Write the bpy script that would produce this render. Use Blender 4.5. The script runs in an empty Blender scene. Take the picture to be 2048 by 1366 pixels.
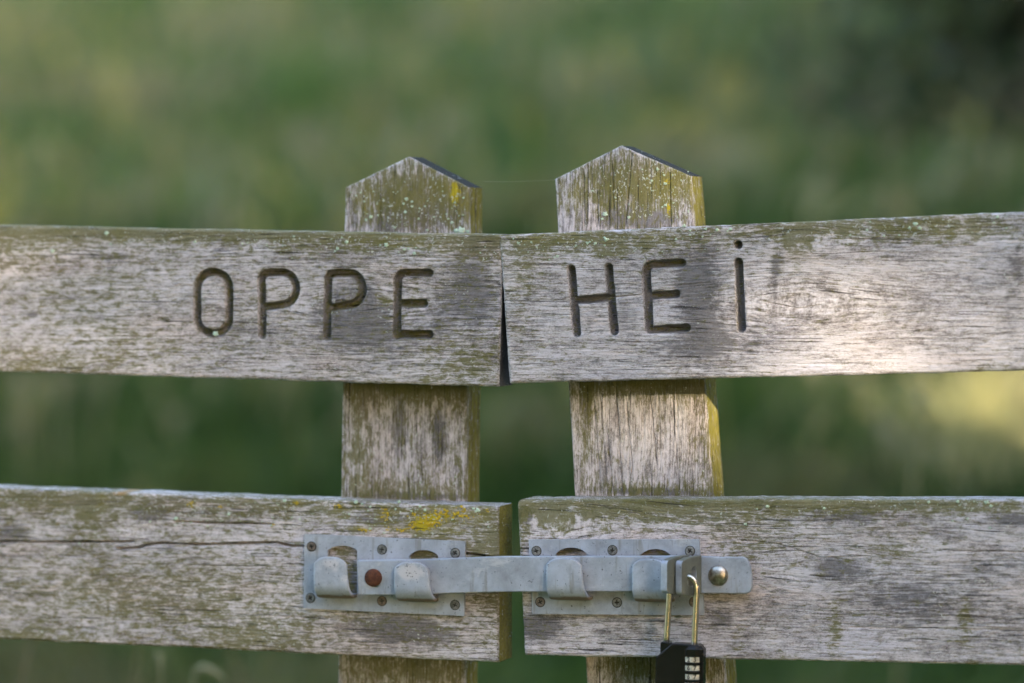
import bpy, bmesh, math, random
import numpy as np
from mathutils import Vector, Matrix
from mathutils.geometry import tessellate_polygon

# ------------------------------------------------------------------ camera, sky, sun, exposure
R = math.radians
YAW, PITCH, DIST, LENS = R(16), R(1.5), 2.97, 135.0
CENTRE = Vector((0.0, 0.0, 0.95))                      # the point of the gate the camera looks at
VIEW = Vector((-math.sin(YAW) * math.cos(PITCH), math.cos(YAW) * math.cos(PITCH), -math.sin(PITCH)))
CAM = CENTRE - VIEW * DIST
RIGHT = VIEW.cross(Vector((0, 0, 1))).normalized()
UP = RIGHT.cross(VIEW).normalized()
FPX = LENS / 36.0 * 2048

scene = bpy.context.scene
col = scene.collection
cd = bpy.data.cameras.new('camera')
cam = bpy.data.objects.new('camera', cd)
col.objects.link(cam)
cam.location = CAM
cam.rotation_euler = VIEW.to_track_quat('-Z', 'Y').to_euler()
cd.lens, cd.sensor_width, cd.clip_start, cd.clip_end = LENS, 36.0, 0.05, 600
cd.dof.use_dof = True
cd.dof.focus_distance = 2.945
cd.dof.aperture_fstop = 2.8
cd.dof.aperture_blades = 0
scene.camera = cam

SUN = Vector((0.86, -0.47, 0.20)).normalized()         # direction towards the sun
world = bpy.data.worlds.new('World')
scene.world = world
world.use_nodes = True
wn = world.node_tree
sky = wn.nodes.new('ShaderNodeTexSky')
sky.sky_type = 'NISHITA'
sky.sun_disc = False
sky.sun_elevation = math.asin(SUN.z)
sky.sun_rotation = math.atan2(SUN.x, SUN.y)
sky.air_density, sky.dust_density, sky.ozone_density = 1.0, 3.0, 0.6
bg = wn.nodes['Background']
bg.inputs['Strength'].default_value = 0.15
wn.links.new(sky.outputs[0], bg.inputs[0])

ld = bpy.data.lights.new('sun', 'SUN')
ld.energy, ld.angle, ld.color = 2.0, R(0.53), (1.0, 0.84, 0.60)
sun = bpy.data.objects.new('sun', ld)
col.objects.link(sun)
sun.rotation_euler = SUN.to_track_quat('Z', 'Y').to_euler()

scene.view_settings.view_transform = 'Standard'
scene.view_settings.look = 'None'
scene.view_settings.gamma = 1.0
scene.view_settings.use_curve_mapping = False
scene.view_settings.exposure = 3.08
scene.cycles.use_adaptive_sampling = True
scene.cycles.adaptive_threshold = 0.02
scene.cycles.max_bounces = 6
scene.cycles.diffuse_bounces = 3
scene.cycles.transmission_bounces = 3

# ------------------------------------------------------------------ helpers
def S(px, py, y=0.0):
    """A point measured on the photograph (2048 px wide), as metres on the upright plane at depth y."""
    d = VIEW * FPX + RIGHT * (px - 1024) - UP * (py - 683)
    return CAM + d * ((y - CAM.y) / d.y)

MM = 0.001
def rng_noise(seed):
    r = np.random.default_rng(seed)
    return r.random((257, 257)) * 2 * np.pi
_tabs = {}
def noise(x, y, seed=0):
    """2-D gradient noise, about -0.7..0.7"""
    if seed not in _tabs:
        g = rng_noise(seed); _tabs[seed] = (np.cos(g), np.sin(g))
    gx, gy = _tabs[seed]
    x = np.asarray(x, float); y = np.asarray(y, float)
    xi = np.floor(x).astype(int); yi = np.floor(y).astype(int)
    xf = x - xi; yf = y - yi
    u = xf ** 3 * (xf * (xf * 6 - 15) + 10); v = yf ** 3 * (yf * (yf * 6 - 15) + 10)
    def dot(ox, oy):
        a = (xi + ox) % 257; b = (yi + oy) % 257
        return gx[a, b] * (xf - ox) + gy[a, b] * (yf - oy)
    n0 = dot(0, 0) * (1 - u) + dot(1, 0) * u
    n1 = dot(0, 1) * (1 - u) + dot(1, 1) * u
    return n0 * (1 - v) + n1 * v
def fbm(x, y, seed=0, octs=4):
    s = 0; a = 1.0
    for k in range(octs):
        s = s + a * noise(x * 2 ** k + 13.7 * k, y * 2 ** k + 7.1 * k, seed + k); a *= 0.5
    return s

def tag(o, label=None, cat=None, group=None, kind=None):
    if label: o['label'] = label
    if cat: o['category'] = cat
    if group: o['group'] = group
    if kind: o['kind'] = kind
    return o
def empty(name, loc):
    o = bpy.data.objects.new(name, None); col.objects.link(o); o.location = loc; o.empty_display_size = 0.05
    return o
def attach(o, parent):
    """make o a child and keep it where it stands"""
    if parent is not None:
        o.parent = parent
        m = Matrix.Identity(4); p = parent
        loc = Vector((0, 0, 0))
        while p is not None:
            loc += p.location; p = p.parent
        o.location = o.location - loc
    return o
def link_mesh(name, verts, faces, mat, parent=None, origin=None, smooth=False):
    origin = Vector(origin) if origin is not None else Vector((0, 0, 0))
    me = bpy.data.meshes.new(name)
    me.from_pydata([tuple(Vector(v) - origin) for v in verts], [], faces)
    me.materials.append(mat)
    if smooth: me.polygons.foreach_set('use_smooth', [True] * len(me.polygons))
    me.update()
    o = bpy.data.objects.new(name, me); col.objects.link(o); o.location = origin
    return attach(o, parent)
def link_np(name, co, quads, mat, parent=None, origin=None, tris=None):
    """fast mesh from numpy arrays"""
    origin = np.array(origin if origin is not None else (0, 0, 0), float)
    me = bpy.data.meshes.new(name)
    nq = len(quads); nt = 0 if tris is None else len(tris)
    me.vertices.add(len(co)); me.vertices.foreach_set('co', (co - origin).astype(np.float32).ravel())
    li = np.concatenate([np.asarray(quads, np.int32).ravel()] + ([np.asarray(tris, np.int32).ravel()] if nt else []))
    me.loops.add(len(li)); me.loops.foreach_set('vertex_index', li)
    me.polygons.add(nq + nt)
    st = np.concatenate([np.arange(nq) * 4, nq * 4 + np.arange(nt) * 3]).astype(np.int32)
    me.polygons.foreach_set('loop_start', st)
    me.materials.append(mat)
    me.update(calc_edges=True); me.validate()
    o = bpy.data.objects.new(name, me); col.objects.link(o); o.location = Vector(origin)
    return attach(o, parent)

class NT:
    """small wrapper for building node trees"""
    def __init__(self, name):
        self.m = bpy.data.materials.new(name); self.m.use_nodes = True
        self.t = self.m.node_tree; self.b = self.t.nodes['Principled BSDF']
    def n(self, kind, **kw):
        nd = self.t.nodes.new('ShaderNode' + kind)
        for k, v in kw.items(): setattr(nd, k, v)
        return nd
    def put(self, sock, v):
        if isinstance(v, bpy.types.NodeSocket): self.t.links.new(v, sock)
        elif v is not None:
            if isinstance(v, (tuple, list)) and len(v) == 3 and sock.type == 'RGBA': v = tuple(v) + (1,)
            sock.default_value = v
    def math(self, op, a, b=None, c=None, clamp=False):
        nd = self.n('Math', operation=op, use_clamp=clamp)
        self.put(nd.inputs[0], a); self.put(nd.inputs[1], b)
        if c is not None: self.put(nd.inputs[2], c)
        return nd.outputs[0]
    def add(self, a, b): return self.math('ADD', a, b)
    def mul(self, a, b): return self.math('MULTIPLY', a, b)
    def ss(self, v, lo, hi):
        nd = self.n('MapRange', interpolation_type='SMOOTHSTEP')
        self.put(nd.inputs[0], v); self.put(nd.inputs[1], lo); self.put(nd.inputs[2], hi)
        return nd.outputs[0]
    def mix(self, f, a, b, mode='MIX'):
        nd = self.n('Mix', data_type='RGBA', blend_type=mode)
        self.put(nd.inputs[0], f); self.put(nd.inputs[6], a); self.put(nd.inputs[7], b)
        return nd.outputs[2]
    def scale(self, v, s):
        nd = self.n('VectorMath', operation='MULTIPLY')
        self.put(nd.inputs[0], v); nd.inputs[1].default_value = s
        return nd.outputs[0]
    def noise(self, v, s, detail=3, rough=0.55, dist=0.0):
        nd = self.n('TexNoise'); self.put(nd.inputs['Vector'], self.scale(v, s))
        nd.inputs['Scale'].default_value = 1; nd.inputs['Detail'].default_value = detail
        nd.inputs['Roughness'].default_value = rough; nd.inputs['Distortion'].default_value = dist
        return nd.outputs[0]
    def voro(self, v, s, feature='F1', rand=1.0):
        nd = self.n('TexVoronoi', feature=feature); self.put(nd.inputs['Vector'], self.scale(v, s))
        nd.inputs['Scale'].default_value = 1; nd.inputs['Randomness'].default_value = rand
        return nd
    def bump(self, h, dist, strength=1.0, normal=None):
        nd = self.n('Bump'); nd.inputs['Strength'].default_value = strength; nd.inputs['Distance'].default_value = dist
        self.put(nd.inputs['Height'], h)
        if normal is not None: self.put(nd.inputs['Normal'], normal)
        return nd.outputs[0]
    def out(self, **kw):
        for k, v in kw.items(): self.put(self.b.inputs[k.replace('_', ' ')], v)
        return self.m

# ------------------------------------------------------------------ materials
def make_wood():
    t = NT('weathered_wood')
    g = t.n('Attribute', attribute_name='grain').outputs['Vector']
    mk = t.n('Attribute', attribute_name='growth')
    sep = t.n('SeparateColor'); t.put(sep.inputs[0], mk.outputs['Color'])
    algae, stain, yellow = sep.outputs[0], sep.outputs[1], sep.outputs[2]
    mk2 = t.n('Attribute', attribute_name='wear')
    sep2 = t.n('SeparateColor'); t.put(sep2.inputs[0], mk2.outputs['Color'])
    mint, raw, film = sep2.outputs[0], sep2.outputs[1], sep2.outputs[2]
    fib = t.noise(g, (38, 720, 720), 6, 0.75, 0.2)
    fine = t.noise(g, (170, 1500, 1500), 3, 0.7)
    blot = t.noise(g, (13, 30, 30), 6, 0.68, 0.5)
    mott = t.noise(g, (110, 200, 200), 6, 0.78, 0.3)
    gran = t.noise(g, (650, 1000, 1000), 3, 0.7)
    crk = t.noise(g, (17, 1000, 1000), 2, 0.5, 0.3)
    crk2 = t.noise(g, (46, 1700, 1700), 2, 0.5)
    v = t.add(t.add(t.add(t.mul(fib, 0.55), t.mul(fine, 0.45)), t.add(t.mul(blot, 0.70), t.mul(gran, 0.40))), t.mul(mott, 0.62))   # mean about 1.35
    f1 = t.ss(v, 1.05, 1.27)
    f2 = t.ss(v, 1.19, 1.48)
    c = t.mix(f1, (0.062, 0.056, 0.057), (0.270, 0.243, 0.252))
    c = t.mix(f2, c, (0.66, 0.618, 0.672))
    # warm and cool patches in the grey
    tint = t.noise(g, (9, 26, 26), 3, 0.5)
    c = t.mix(t.mul(t.ss(tint, 0.5, 0.72), 0.4), c, t.mix(1.0, c, (1.10, 0.95, 0.84), 'MULTIPLY'))
    c = t.mix(t.mul(t.ss(tint, 0.5, 0.28), 0.5), c, t.mix(1.0, c, (0.92, 0.95, 1.06), 'MULTIPLY'))
    # raw, warm wood where the grey skin has come off
    rawf = t.ss(t.add(raw, t.mul(t.add(fine, -0.5), 0.9)), 0.45, 0.62)
    c = t.mix(rawf, c, t.mix(fib, (0.34, 0.20, 0.12), (0.62, 0.42, 0.27)))
    # dark mould stains that follow the fibres
    sv = t.add(t.mul(stain, 1.45), t.add(t.mul(t.add(blot, -0.5), 1.2), t.add(t.mul(t.add(fib, -0.5), -1.2), t.mul(t.add(mott, -0.5), -0.9))))
    sf = t.mul(t.ss(sv, 0.16, 0.66), 0.76)
    c = t.mix(sf, c, t.mix(gran, (0.038, 0.036, 0.041), (0.145, 0.135, 0.145)))
    c = t.mix(t.ss(stain, 1.0, 1.5), c, t.mix(fib, (0.010, 0.010, 0.010), (0.030, 0.030, 0.028)))
    # green algae, thin film and thicker patches
    an = t.noise(g, (110, 210, 210), 6, 0.75, 0.5)
    av = t.add(algae, t.add(t.mul(t.add(an, -0.5), 1.7), t.add(t.mul(t.add(fine, -0.5), -0.8), t.mul(t.add(fib, -0.5), -0.9))))
    af = t.mul(t.ss(av, 0.30, 0.62), 0.84)
    ac = t.mix(gran, (0.070, 0.068, 0.020), (0.225, 0.210, 0.065))
    ac = t.mix(t.mul(t.ss(tint, 0.50, 0.70), 0.6), ac, t.mix(gran, (0.075, 0.060, 0.032), (0.20, 0.175, 0.095)))
    c = t.mix(af, c, ac)
    # dense yellow-green film on the sheltered sides and end grain
    ff = t.mul(t.ss(t.add(film, t.add(t.mul(t.add(an, -0.5), 1.6), t.mul(t.add(mott, -0.5), 1.0))), 0.36, 0.68), 0.92)
    fc = t.mix(t.add(t.mul(fib, 0.5), t.mul(mott, 0.5)), (0.050, 0.046, 0.005), (0.37, 0.32, 0.032))
    fc = t.mix(t.ss(crk, 0.44, 0.36), fc, (0.05, 0.045, 0.015))
    c = t.mix(ff, c, fc)
    dust = t.mul(t.ss(t.add(yellow, t.mul(t.add(an, -0.5), 1.3)), -0.36, 0.35), 0.5)
    c = t.mix(dust, c, t.mix(gran, (0.12, 0.105, 0.018), (0.34, 0.295, 0.07)))
    # yellow lichen
    yn = t.noise(g, (200, 260, 260), 5, 0.8)
    yf = t.ss(t.add(yellow, t.mul(t.add(yn, -0.5), 2.0)), 0.52, 0.66)
    c = t.mix(yf, c, t.mix(gran, (0.30, 0.23, 0.010), (0.66, 0.54, 0.050)))
    # pale specks of crusty lichen
    m1 = t.noise(g, (420, 520, 520), 2, 0.6, 0.3)
    m2 = t.noise(g, (60, 80, 80), 3, 0.6)
    mf = t.mul(t.ss(t.add(t.add(m1, t.mul(m2, 0.6)), t.mul(mint, 0.22)), 1.02, 1.06), 0.85)
    c = t.mix(mf, c, t.mix(m2, (0.44, 0.46, 0.45), (0.68, 0.72, 0.70)))
    # open checks along the grain
    cf = t.math('MAXIMUM', t.mul(t.ss(crk, 0.345, 0.315), 0.85), t.mul(t.ss(crk2, 0.32, 0.28), 0.7))
    cf = t.mul(cf, t.math('SUBTRACT', 1.0, t.mul(mf, 0.8)))
    c = t.mix(cf, c, (0.028, 0.024, 0.022))
    hgt = t.add(t.add(t.mul(fib, 0.8), t.mul(fine, 0.55)), t.add(t.mul(cf, -1.1), t.add(t.mul(mf, 0.5), t.mul(yf, 0.35))))
    t.put(t.b.inputs['Normal'], t.bump(hgt, 0.0013, 0.9))
    return t.out(Base_Color=c, Roughness=0.88, Specular_IOR_Level=0.14)
WOOD = make_wood()

def make_zinc(name, base=(0.375, 0.41, 0.50), rust=0.0):
    t = NT(name)
    p = t.n('NewGeometry').outputs['Position']
    a = t.noise(p, (60, 60, 60), 5, 0.65, 0.3)
    b = t.noise(p, (26, 26, 50), 7, 0.72, 0.2)
    sp = t.noise(p, (480, 480, 480), 3, 0.6)
    run = t.noise(p, (170, 170, 18), 3, 0.6)
    c = t.mix(t.ss(a, 0.3, 0.7), tuple(x * 0.82 for x in base), tuple(x * 1.15 for x in base))
    c = t.mix(t.mul(t.ss(b, 0.58, 0.68), 0.6), c, (0.60, 0.61, 0.66))                     # white zinc bloom
    grime = t.noise(p, (38, 38, 38), 6, 0.75, 0.2)
    c = t.mix(t.mul(t.ss(grime, 0.52, 0.72), 0.34), c, (0.13, 0.135, 0.125))
    c = t.mix(t.mul(t.ss(run, 0.58, 0.72), 0.5), c, (0.20, 0.19, 0.15))                    # dirty runs
    c = t.mix(t.mul(t.ss(sp, 0.655, 0.70), 0.8), c, (0.07, 0.065, 0.06))                    # pits
    bl_ = t.n('Attribute', attribute_name='rubbed').outputs['Fac']
    c = t.mix(t.mul(t.ss(t.add(bl_, t.mul(t.add(a, -0.5), 1.2)), 0.36, 0.70), 0.75), c, t.mix(t.ss(sp, 0.36, 0.40), (0.08, 0.07, 0.075), (0.60, 0.57, 0.60)))
    at = t.n('Attribute', attribute_name='rust')
    rf = t.ss(t.add(at.outputs['Fac'], t.mul(t.add(a, -0.5), 1.1)), 0.35, 0.75)
    c = t.mix(t.mul(rf, 0.85), c, t.mix(sp, (0.10, 0.055, 0.02), (0.26, 0.17, 0.085)))
    hgt = t.add(t.mul(a, 0.6), t.mul(sp, 0.4))
    t.put(t.b.inputs['Normal'], t.bump(hgt, 0.0006, 0.5))
    ro = t.add(0.46, t.mul(a, 0.22))
    return t.out(Base_Color=c, Metallic=0.30, Roughness=ro)
ZINC = make_zinc('galvanised_steel')
ZINC_LUG_SHADE = make_zinc('shaded_galvanised_steel', (0.17, 0.18, 0.155))  # darker copy of the zinc, with the lug sides' shade in its colour

def simple(name, c0, c1, sc, rough, metal=0.0, bump=0.0004, spec=0.5, coat=0.0):
    t = NT(name)
    p = t.n('NewGeometry').outputs['Position']
    a = t.noise(p, (sc,) * 3, 5, 0.68, 0.2)
    t.put(t.b.inputs['Normal'], t.bump(a, bump, 0.6))
    return t.out(Base_Color=t.mix(t.ss(a, 0.3, 0.7), c0, c1), Roughness=rough, Metallic=metal, Specular_IOR_Level=spec, Coat_Weight=coat)
RUST = simple('rusty_iron', (0.040, 0.012, 0.008), (0.13, 0.042, 0.018), 260, 0.85, 0.1, 0.0008)
SCREW = simple('screw_steel', (0.10, 0.10, 0.097), (0.30, 0.30, 0.295), 420, 0.5, 0.55)
SCREW_BROWN = simple('browned_screw_steel', (0.10, 0.075, 0.06), (0.26, 0.21, 0.18), 420, 0.6, 0.45)
SOCKET = simple('socket_dirt_and_gap_shade', (0.018, 0.016, 0.014), (0.05, 0.045, 0.04), 300, 0.9)
DOME = simple('worn_bright_steel', (0.26, 0.21, 0.17), (0.60, 0.55, 0.49), 230, 0.36, 0.95, 0.0003)
BRASS = simple('brass_plated_steel', (0.46, 0.42, 0.36), (0.70, 0.64, 0.56), 140, 0.26, 1.0, 0.0001)
BLACK = simple('black_lacquer', (0.005, 0.0045, 0.005), (0.011, 0.010, 0.010), 180, 0.24, 0.0, 0.0002, 0.45)
CREAM = simple('ivory_dial', (0.42, 0.38, 0.31), (0.62, 0.58, 0.50), 300, 0.5)
INK = simple('black_ink', (0.012, 0.012, 0.012), (0.02, 0.02, 0.02), 300, 0.6)
BARK = simple('bark', (0.035, 0.024, 0.016), (0.11, 0.08, 0.055), 22, 0.95, 0.0, 0.02)
SILK = simple('spider_silk', (0.5, 0.5, 0.45), (0.7, 0.7, 0.65), 50, 0.4)
def leafmat(name, tr=0.35):
    t = NT(name)
    c = t.n('Attribute', attribute_name='tint').outputs['Color']
    t.out(Base_Color=c, Roughness=0.6, Specular_IOR_Level=0.3)
    tl = t.n('BsdfTranslucent'); t.put(tl.inputs[0], c)
    mx = t.n('MixShader'); mx.inputs[0].default_value = tr
    t.put(mx.inputs[1], t.b.outputs[0]); t.put(mx.inputs[2], tl.outputs[0])
    t.t.links.new(mx.outputs[0], t.t.nodes['Material Output'].inputs[0])
    return t.m
GRASS = leafmat('grass_blade')
LEAF = leafmat('tree_leaf', 0.25)
LICHEN = simple('mint_lichen', (0.36, 0.46, 0.36), (0.60, 0.72, 0.60), 900, 0.95, 0.0, 0.0006)
LICHEN_Y = simple('yellow_lichen', (0.40, 0.27, 0.012), (0.68, 0.50, 0.04), 900, 0.95, 0.0, 0.0006)
def make_ground():
    t = NT('meadow_soil')
    p = t.n('NewGeometry').outputs['Position']
    a = t.noise(p, (3, 3, 3), 5, 0.65)
    b = t.noise(p, (0.5, 0.5, 0.5), 3, 0.5)
    c = t.mix(t.ss(a, 0.3, 0.7), (0.022, 0.05, 0.010), (0.06, 0.10, 0.022))
    c = t.mix(t.mul(t.ss(b, 0.45, 0.7), 0.5), c, (0.11, 0.105, 0.045))
    return t.out(Base_Color=c, Roughness=0.95, Specular_IOR_Level=0.1)
SOIL = make_ground()

# ------------------------------------------------------------------ terrain
def ground_z(x, y):
    x = np.asarray(x, float); y = np.asarray(y, float)
    d = np.maximum(y - 0.6, 0)
    z = 0.205 * d * d / (d + 1.0)
    z = z + 0.05 * fbm(x * 0.35, y * 0.35, 50, 3) * np.clip(d, 0, 1.5)
    return np.where(y > 45, z - 0.002 * (y - 45) ** 2 * 0.4, z)
gx = np.concatenate([np.linspace(-300, -14, 24), np.linspace(-12, 14, 66), np.linspace(16, 300, 24)])
gy = np.concatenate([np.linspace(-300, -8, 20), np.linspace(-6, 30, 92), np.linspace(33, 420, 30)])
GX, GY = np.meshgrid(gx, gy, indexing='ij')
gz = ground_z(GX, np.minimum(GY, 46))
co = np.stack([GX, GY, gz], -1).reshape(-1, 3)
ny = len(gy)
ii, jj = np.meshgrid(np.arange(len(gx) - 1), np.arange(ny - 1), indexing='ij')
a = (ii * ny + jj).ravel()
quads = np.stack([a, a + ny, a + ny + 1, a + 1], -1)
meadow = link_np('meadow', co, quads, SOIL)
meadow.data.polygons.foreach_set('use_smooth', [True] * len(meadow.data.polygons))
tag(meadow, 'green meadow slope rising behind the gate', None, None, 'structure')

# ------------------------------------------------------------------ the wooden members
def seg_dist(X, Z, pts):
    """distance from points to a polyline"""
    best = np.full(X.shape, 1e9)
    for (x0, z0), (x1, z1) in zip(pts[:-1], pts[1:]):
        dx, dz = x1 - x0, z1 - z0
        L = dx * dx + dz * dz + 1e-18
        k = np.clip(((X - x0) * dx + (Z - z0) * dz) / L, 0, 1)
        best = np.minimum(best, np.hypot(X - x0 - k * dx, Z - z0 - k * dz))
    return best
def xz(p): v = S(*p); return (v.x, v.z)
PXM = abs(S(1025, 683).x - S(1024, 683).x)

def member(name, parent, quad, thick, y0, upright, along, ends=None, grooves=(), groove_r=8.2, groove_d=7.5 * MM,
           cracks=(), knots=(), algae=(), stain=(), yellow=(), mint=(), raw=(), film=(), base_algae=0.3, base_stain=0.0, base_mint=0.2,
           film_faces=(), seed=1, rows=230, edge_r=2.2 * MM, peak=None, twist=0.0, end_stain=0.0):
    """One sawn timber: a dense carved and weathered front, four sides and two ends.
    quad: front corners (bottom-left, bottom-right, top-right, top-left) as (x, z)."""
    BL, BR, TR, TL = [np.array(q, float) for q in quad]
    # parameter t across the grain, s along it
    e = np.array([0, .15, .45, .9, 1.5, 2.2]) * MM
    W = np.linalg.norm(TL - BL) if not upright else np.linalg.norm(BR - BL)
    tt = np.concatenate([e / W, np.linspace(3 * MM / W, 1 - 3 * MM / W, rows), 1 - e[::-1] / W])
    if peak is not None: tt = np.sort(np.append(tt, peak[0]))
    ss = along
    s, t = np.meshgrid(ss, tt, indexing='ij')
    if not upright:
        lo = BL[None, None, :] * (1 - s[..., None]) + BR[None, None, :] * s[..., None]
        hi = TL[None, None, :] * (1 - s[..., None]) + TR[None, None, :] * s[..., None]
        P = lo * (1 - t[..., None]) + hi * t[..., None]
    else:
        if peak is not None:                                   # gabled top
            tp, rise = peak
            top_extra = rise * (1 - np.abs(t - tp) / np.where(t < tp, tp, 1 - tp))
        else: top_extra = 0 * t
        lo = BL * (1 - t[..., None]) + BR * t[..., None]
        hi = TL * (1 - t[..., None]) + TR * t[..., None]
        hi = hi + np.stack([0 * t, top_extra], -1)
        P = lo * (1 - s[..., None]) + hi * s[..., None]
    X, Z = P[..., 0], P[..., 1]
    if ends is not None and not upright:                        # worn, rounded corners at an end: (which, radius top, radius bottom)
        which, rt, rb = ends
        dt = (1 - t) * W; db = t * W
        off = np.where(dt < rt, rt - np.sqrt(np.maximum(rt ** 2 - (rt - dt) ** 2, 0)), 0) + np.where(db < rb, rb - np.sqrt(np.maximum(rb ** 2 - (rb - db) ** 2, 0)), 0)
        off = off + 0.5 * MM * fbm(t * 14, t * 0 + seed, seed + 90, 3)
        fade = np.clip(1 - (s if which == 'L' else 1 - s) * np.linalg.norm(BR - BL) / 0.03, 0, 1)
        X = X + (off if which == 'L' else -off) * fade
    # worn long edges
    if not upright:
        edge_n = (0.55 * fbm(s * 22, 0 * s + 3.3, seed + 3, 4) + 0.5 * fbm(s * 120, 0 * s, seed + 9, 2)) * MM
        Z = Z + edge_n * np.clip((t - 0.9) / 0.1, 0, 1) + np.roll(edge_n, 40, 0) * np.clip((0.1 - t) / 0.1, 0, 1)
    else:
        edge_n = (0.6 * fbm(s * 14, 0 * s + 3.3, seed + 3, 4)) * MM
        X = X + edge_n * (t - 0.5) * 2
    # grain coordinates, bent around knots
    A, B = (X, Z) if not upright else (Z, X)
    cx, cz = X.mean(), Z.mean()
    Bg = B.copy()
    Bg = Bg + 0.0016 * fbm(A * 6, B * 9, seed + 21, 2)
    kn = np.zeros_like(X)
    for (kx, kz, kr, amp) in knots:
        ka, kb = (kx, kz) if not upright else (kz, kx)
        da, db = (A - ka) / (kr * 3.0), (B - kb) / kr
        r2 = da * da + db * db
        Bg = Bg - amp * kr * db * np.exp(-r2 * 0.6)
        kn = kn + np.exp(-(((A - ka) / (kr * 0.55)) ** 2 + ((B - kb) / (kr * 0.45)) ** 2))
    # relief
    fibre = noise(A * 16, Bg * 300, seed + 30) + 0.6 * noise(A * 30, Bg * 640, seed + 31)
    h = 0.42 * MM * np.abs(fibre) * 1.5 + 0.8 * MM * fbm(A * 9, B * 12, seed + 33, 3)
    gd = np.zeros_like(X)
    for pts in grooves:
        d = seg_dist(X + 0.25 * MM * noise(X * 160, Z * 160, seed + 40), Z + 0.3 * MM * noise(X * 140, Z * 140, seed + 41), pts)
        rr = groove_r * PXM
        gd = np.maximum(gd, np.where(d < rr, np.clip(1 - (d / rr) ** 3.0, 0, 1) ** 0.6, 0))
    h = h * (1 - 0.5 * (gd > 0)) + groove_d * gd * (1 + 0.08 * noise(A * 30, B * 60, seed + 44))
    ck = np.zeros_like(X)
    for pts, cw, cdp in cracks:
        j = 0.5 * MM * fbm(A * 90, A * 0 + seed, seed + 45, 3)
        d = seg_dist(X, Z + (j if not upright else 0), pts)
        ck = np.maximum(ck, np.clip(1.35 - d / (cw * (0.75 + 0.5 * noise(A * 60, A * 0, seed + 46))), 0, 1) * cdp)
    h = h + ck
    h = h + 0.5 * MM * kn
    # rounded arrises
    def ro(d): return np.where(d < edge_r, edge_r - np.sqrt(np.maximum(edge_r ** 2 - (edge_r - d) ** 2, 0)), 0)
    wear = 1 + 0.5 * noise(s * 40, 0 * s + 9, seed + 60)
    h = h + ro(t * W) * wear + ro((1 - t) * W) * wear
    Ls = np.linalg.norm(BR - BL) if not upright else np.linalg.norm(TL - BL)
    h = h + ro(s * Ls) + ro((1 - s) * Ls)
    Y = y0 + h + twist * (X - cx)
    nu, nt = X.shape
    F = np.stack([X, Y, Z], -1)
    # ring: front, then top side, back, bottom side
    K = 7
    ring = [F]
    kk = np.linspace(0, 1, K + 1)[1:]
    def side(col_):
        out = []
        x, y, z = X[:, col_], Y[:, col_], Z[:, col_]
        yb = y0 + thick + twist * (x - cx)
        for k in kk:
            w = 0.35 * MM * noise((A[:, col_]) * 30, np.full(nu, k * 9.0), seed + 70 + col_ % 7)
            xx, zz = (x, z + w) if not upright else (x + w, z)
            out.append(np.stack([xx, y * (1 - k) + yb * k, zz], -1))
        return out
    top, bot = side(nt - 1), side(0)
    ring.append(np.stack(top, 1)); ring.append(np.stack(bot[::-1], 1))
    V = np.concatenate(ring, 1)
    nr = V.shape[1]
    Vf = V.reshape(-1, 3)
    ii, jj = np.meshgrid(np.arange(nu - 1), np.arange(nr), indexing='ij')
    j2 = (jj + 1) % nr
    q = np.stack([ii * nr + jj, (ii + 1) * nr + jj, (ii + 1) * nr + j2, ii * nr + j2], -1).reshape(-1, 4)
    # ends
    caps, capq = [], []
    base = len(Vf)
    for end in (0, nu - 1):
        f = F[end]
        b0 = f.copy(); b0[:, 1] = y0 + thick + twist * (f[:, 0] - cx)
        cc = np.linspace(0, 1, 9)
        Gc = f[:, None, :] * (1 - cc[None, :, None]) + b0[:, None, :] * cc[None, :, None]
        wob = 0.4 * MM * noise(np.outer(np.arange(nt) * 0.06, np.ones(9)), np.outer(np.ones(nt), cc * 4), seed + 80)
        wob[0] = wob[-1] = 0; wob[:, 0] = wob[:, -1] = 0
        Gc[..., 2 if upright else 0] += wob * (1 if end else -1)
        caps.append(Gc.reshape(-1, 3))
        i2, k2 = np.meshgrid(np.arange(nt - 1), np.arange(8), indexing='ij')
        a0 = base + i2 * 9 + k2
        qq = np.stack([a0, a0 + 1, a0 + 10, a0 + 9], -1).reshape(-1, 4)
        if (end == 0): qq = qq[:, ::-1]
        qq = qq[:, ::-1]
        capq.append(qq); base += nt * 9
    Vall = np.concatenate([Vf] + caps, 0)
    Q = np.concatenate([q] + capq, 0)
    if upright: Q = Q[:, ::-1]
    o = link_np(name, Vall, Q, WOOD, parent, origin=(cx, y0, cz))
    me = o.data
    sm = np.ones(len(Q), bool)
    me.polygons.foreach_set('use_smooth', sm)
    # ---- attributes
    xa, ya, za = Vall[:, 0], Vall[:, 1], Vall[:, 2]
    ga, gb = (xa, za) if not upright else (za, xa)
    gbb = gb.copy()
    gbb[:nu * nr].reshape(nu, nr)[:, :nt] = Bg
    gbb[:nu * nr].reshape(nu, nr)[:, nt:] = np.where(np.arange(nr - nt) < K, Bg[:, -1:], Bg[:, :1])
    grain = np.stack([ga + seed * 3.17, gbb + seed * 0.71, ya], -1)
    ne = len(Vall) - nu * nr
    capm = np.zeros(len(Vall), bool); capm[nu * nr:] = True
    # end grain: fibres seen end on, so nothing is stretched along them
    grain[capm, 0] = (ga[capm] + seed * 3.17)
    att = me.attributes.new('grain', 'FLOAT_VECTOR', 'POINT'); att.data.foreach_set('vector', grain.astype(np.float32).ravel())
    def blobs(lst, base_=0.0):
        m = np.full(len(Vall), float(base_))
        for (px, py, rx, ry, st) in lst:
            c = S(px, py)
            m = m + st * np.exp(-(((xa - c.x) / (rx * PXM)) ** 2 + ((za - c.z) / (ry * PXM)) ** 2))
        return m
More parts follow.
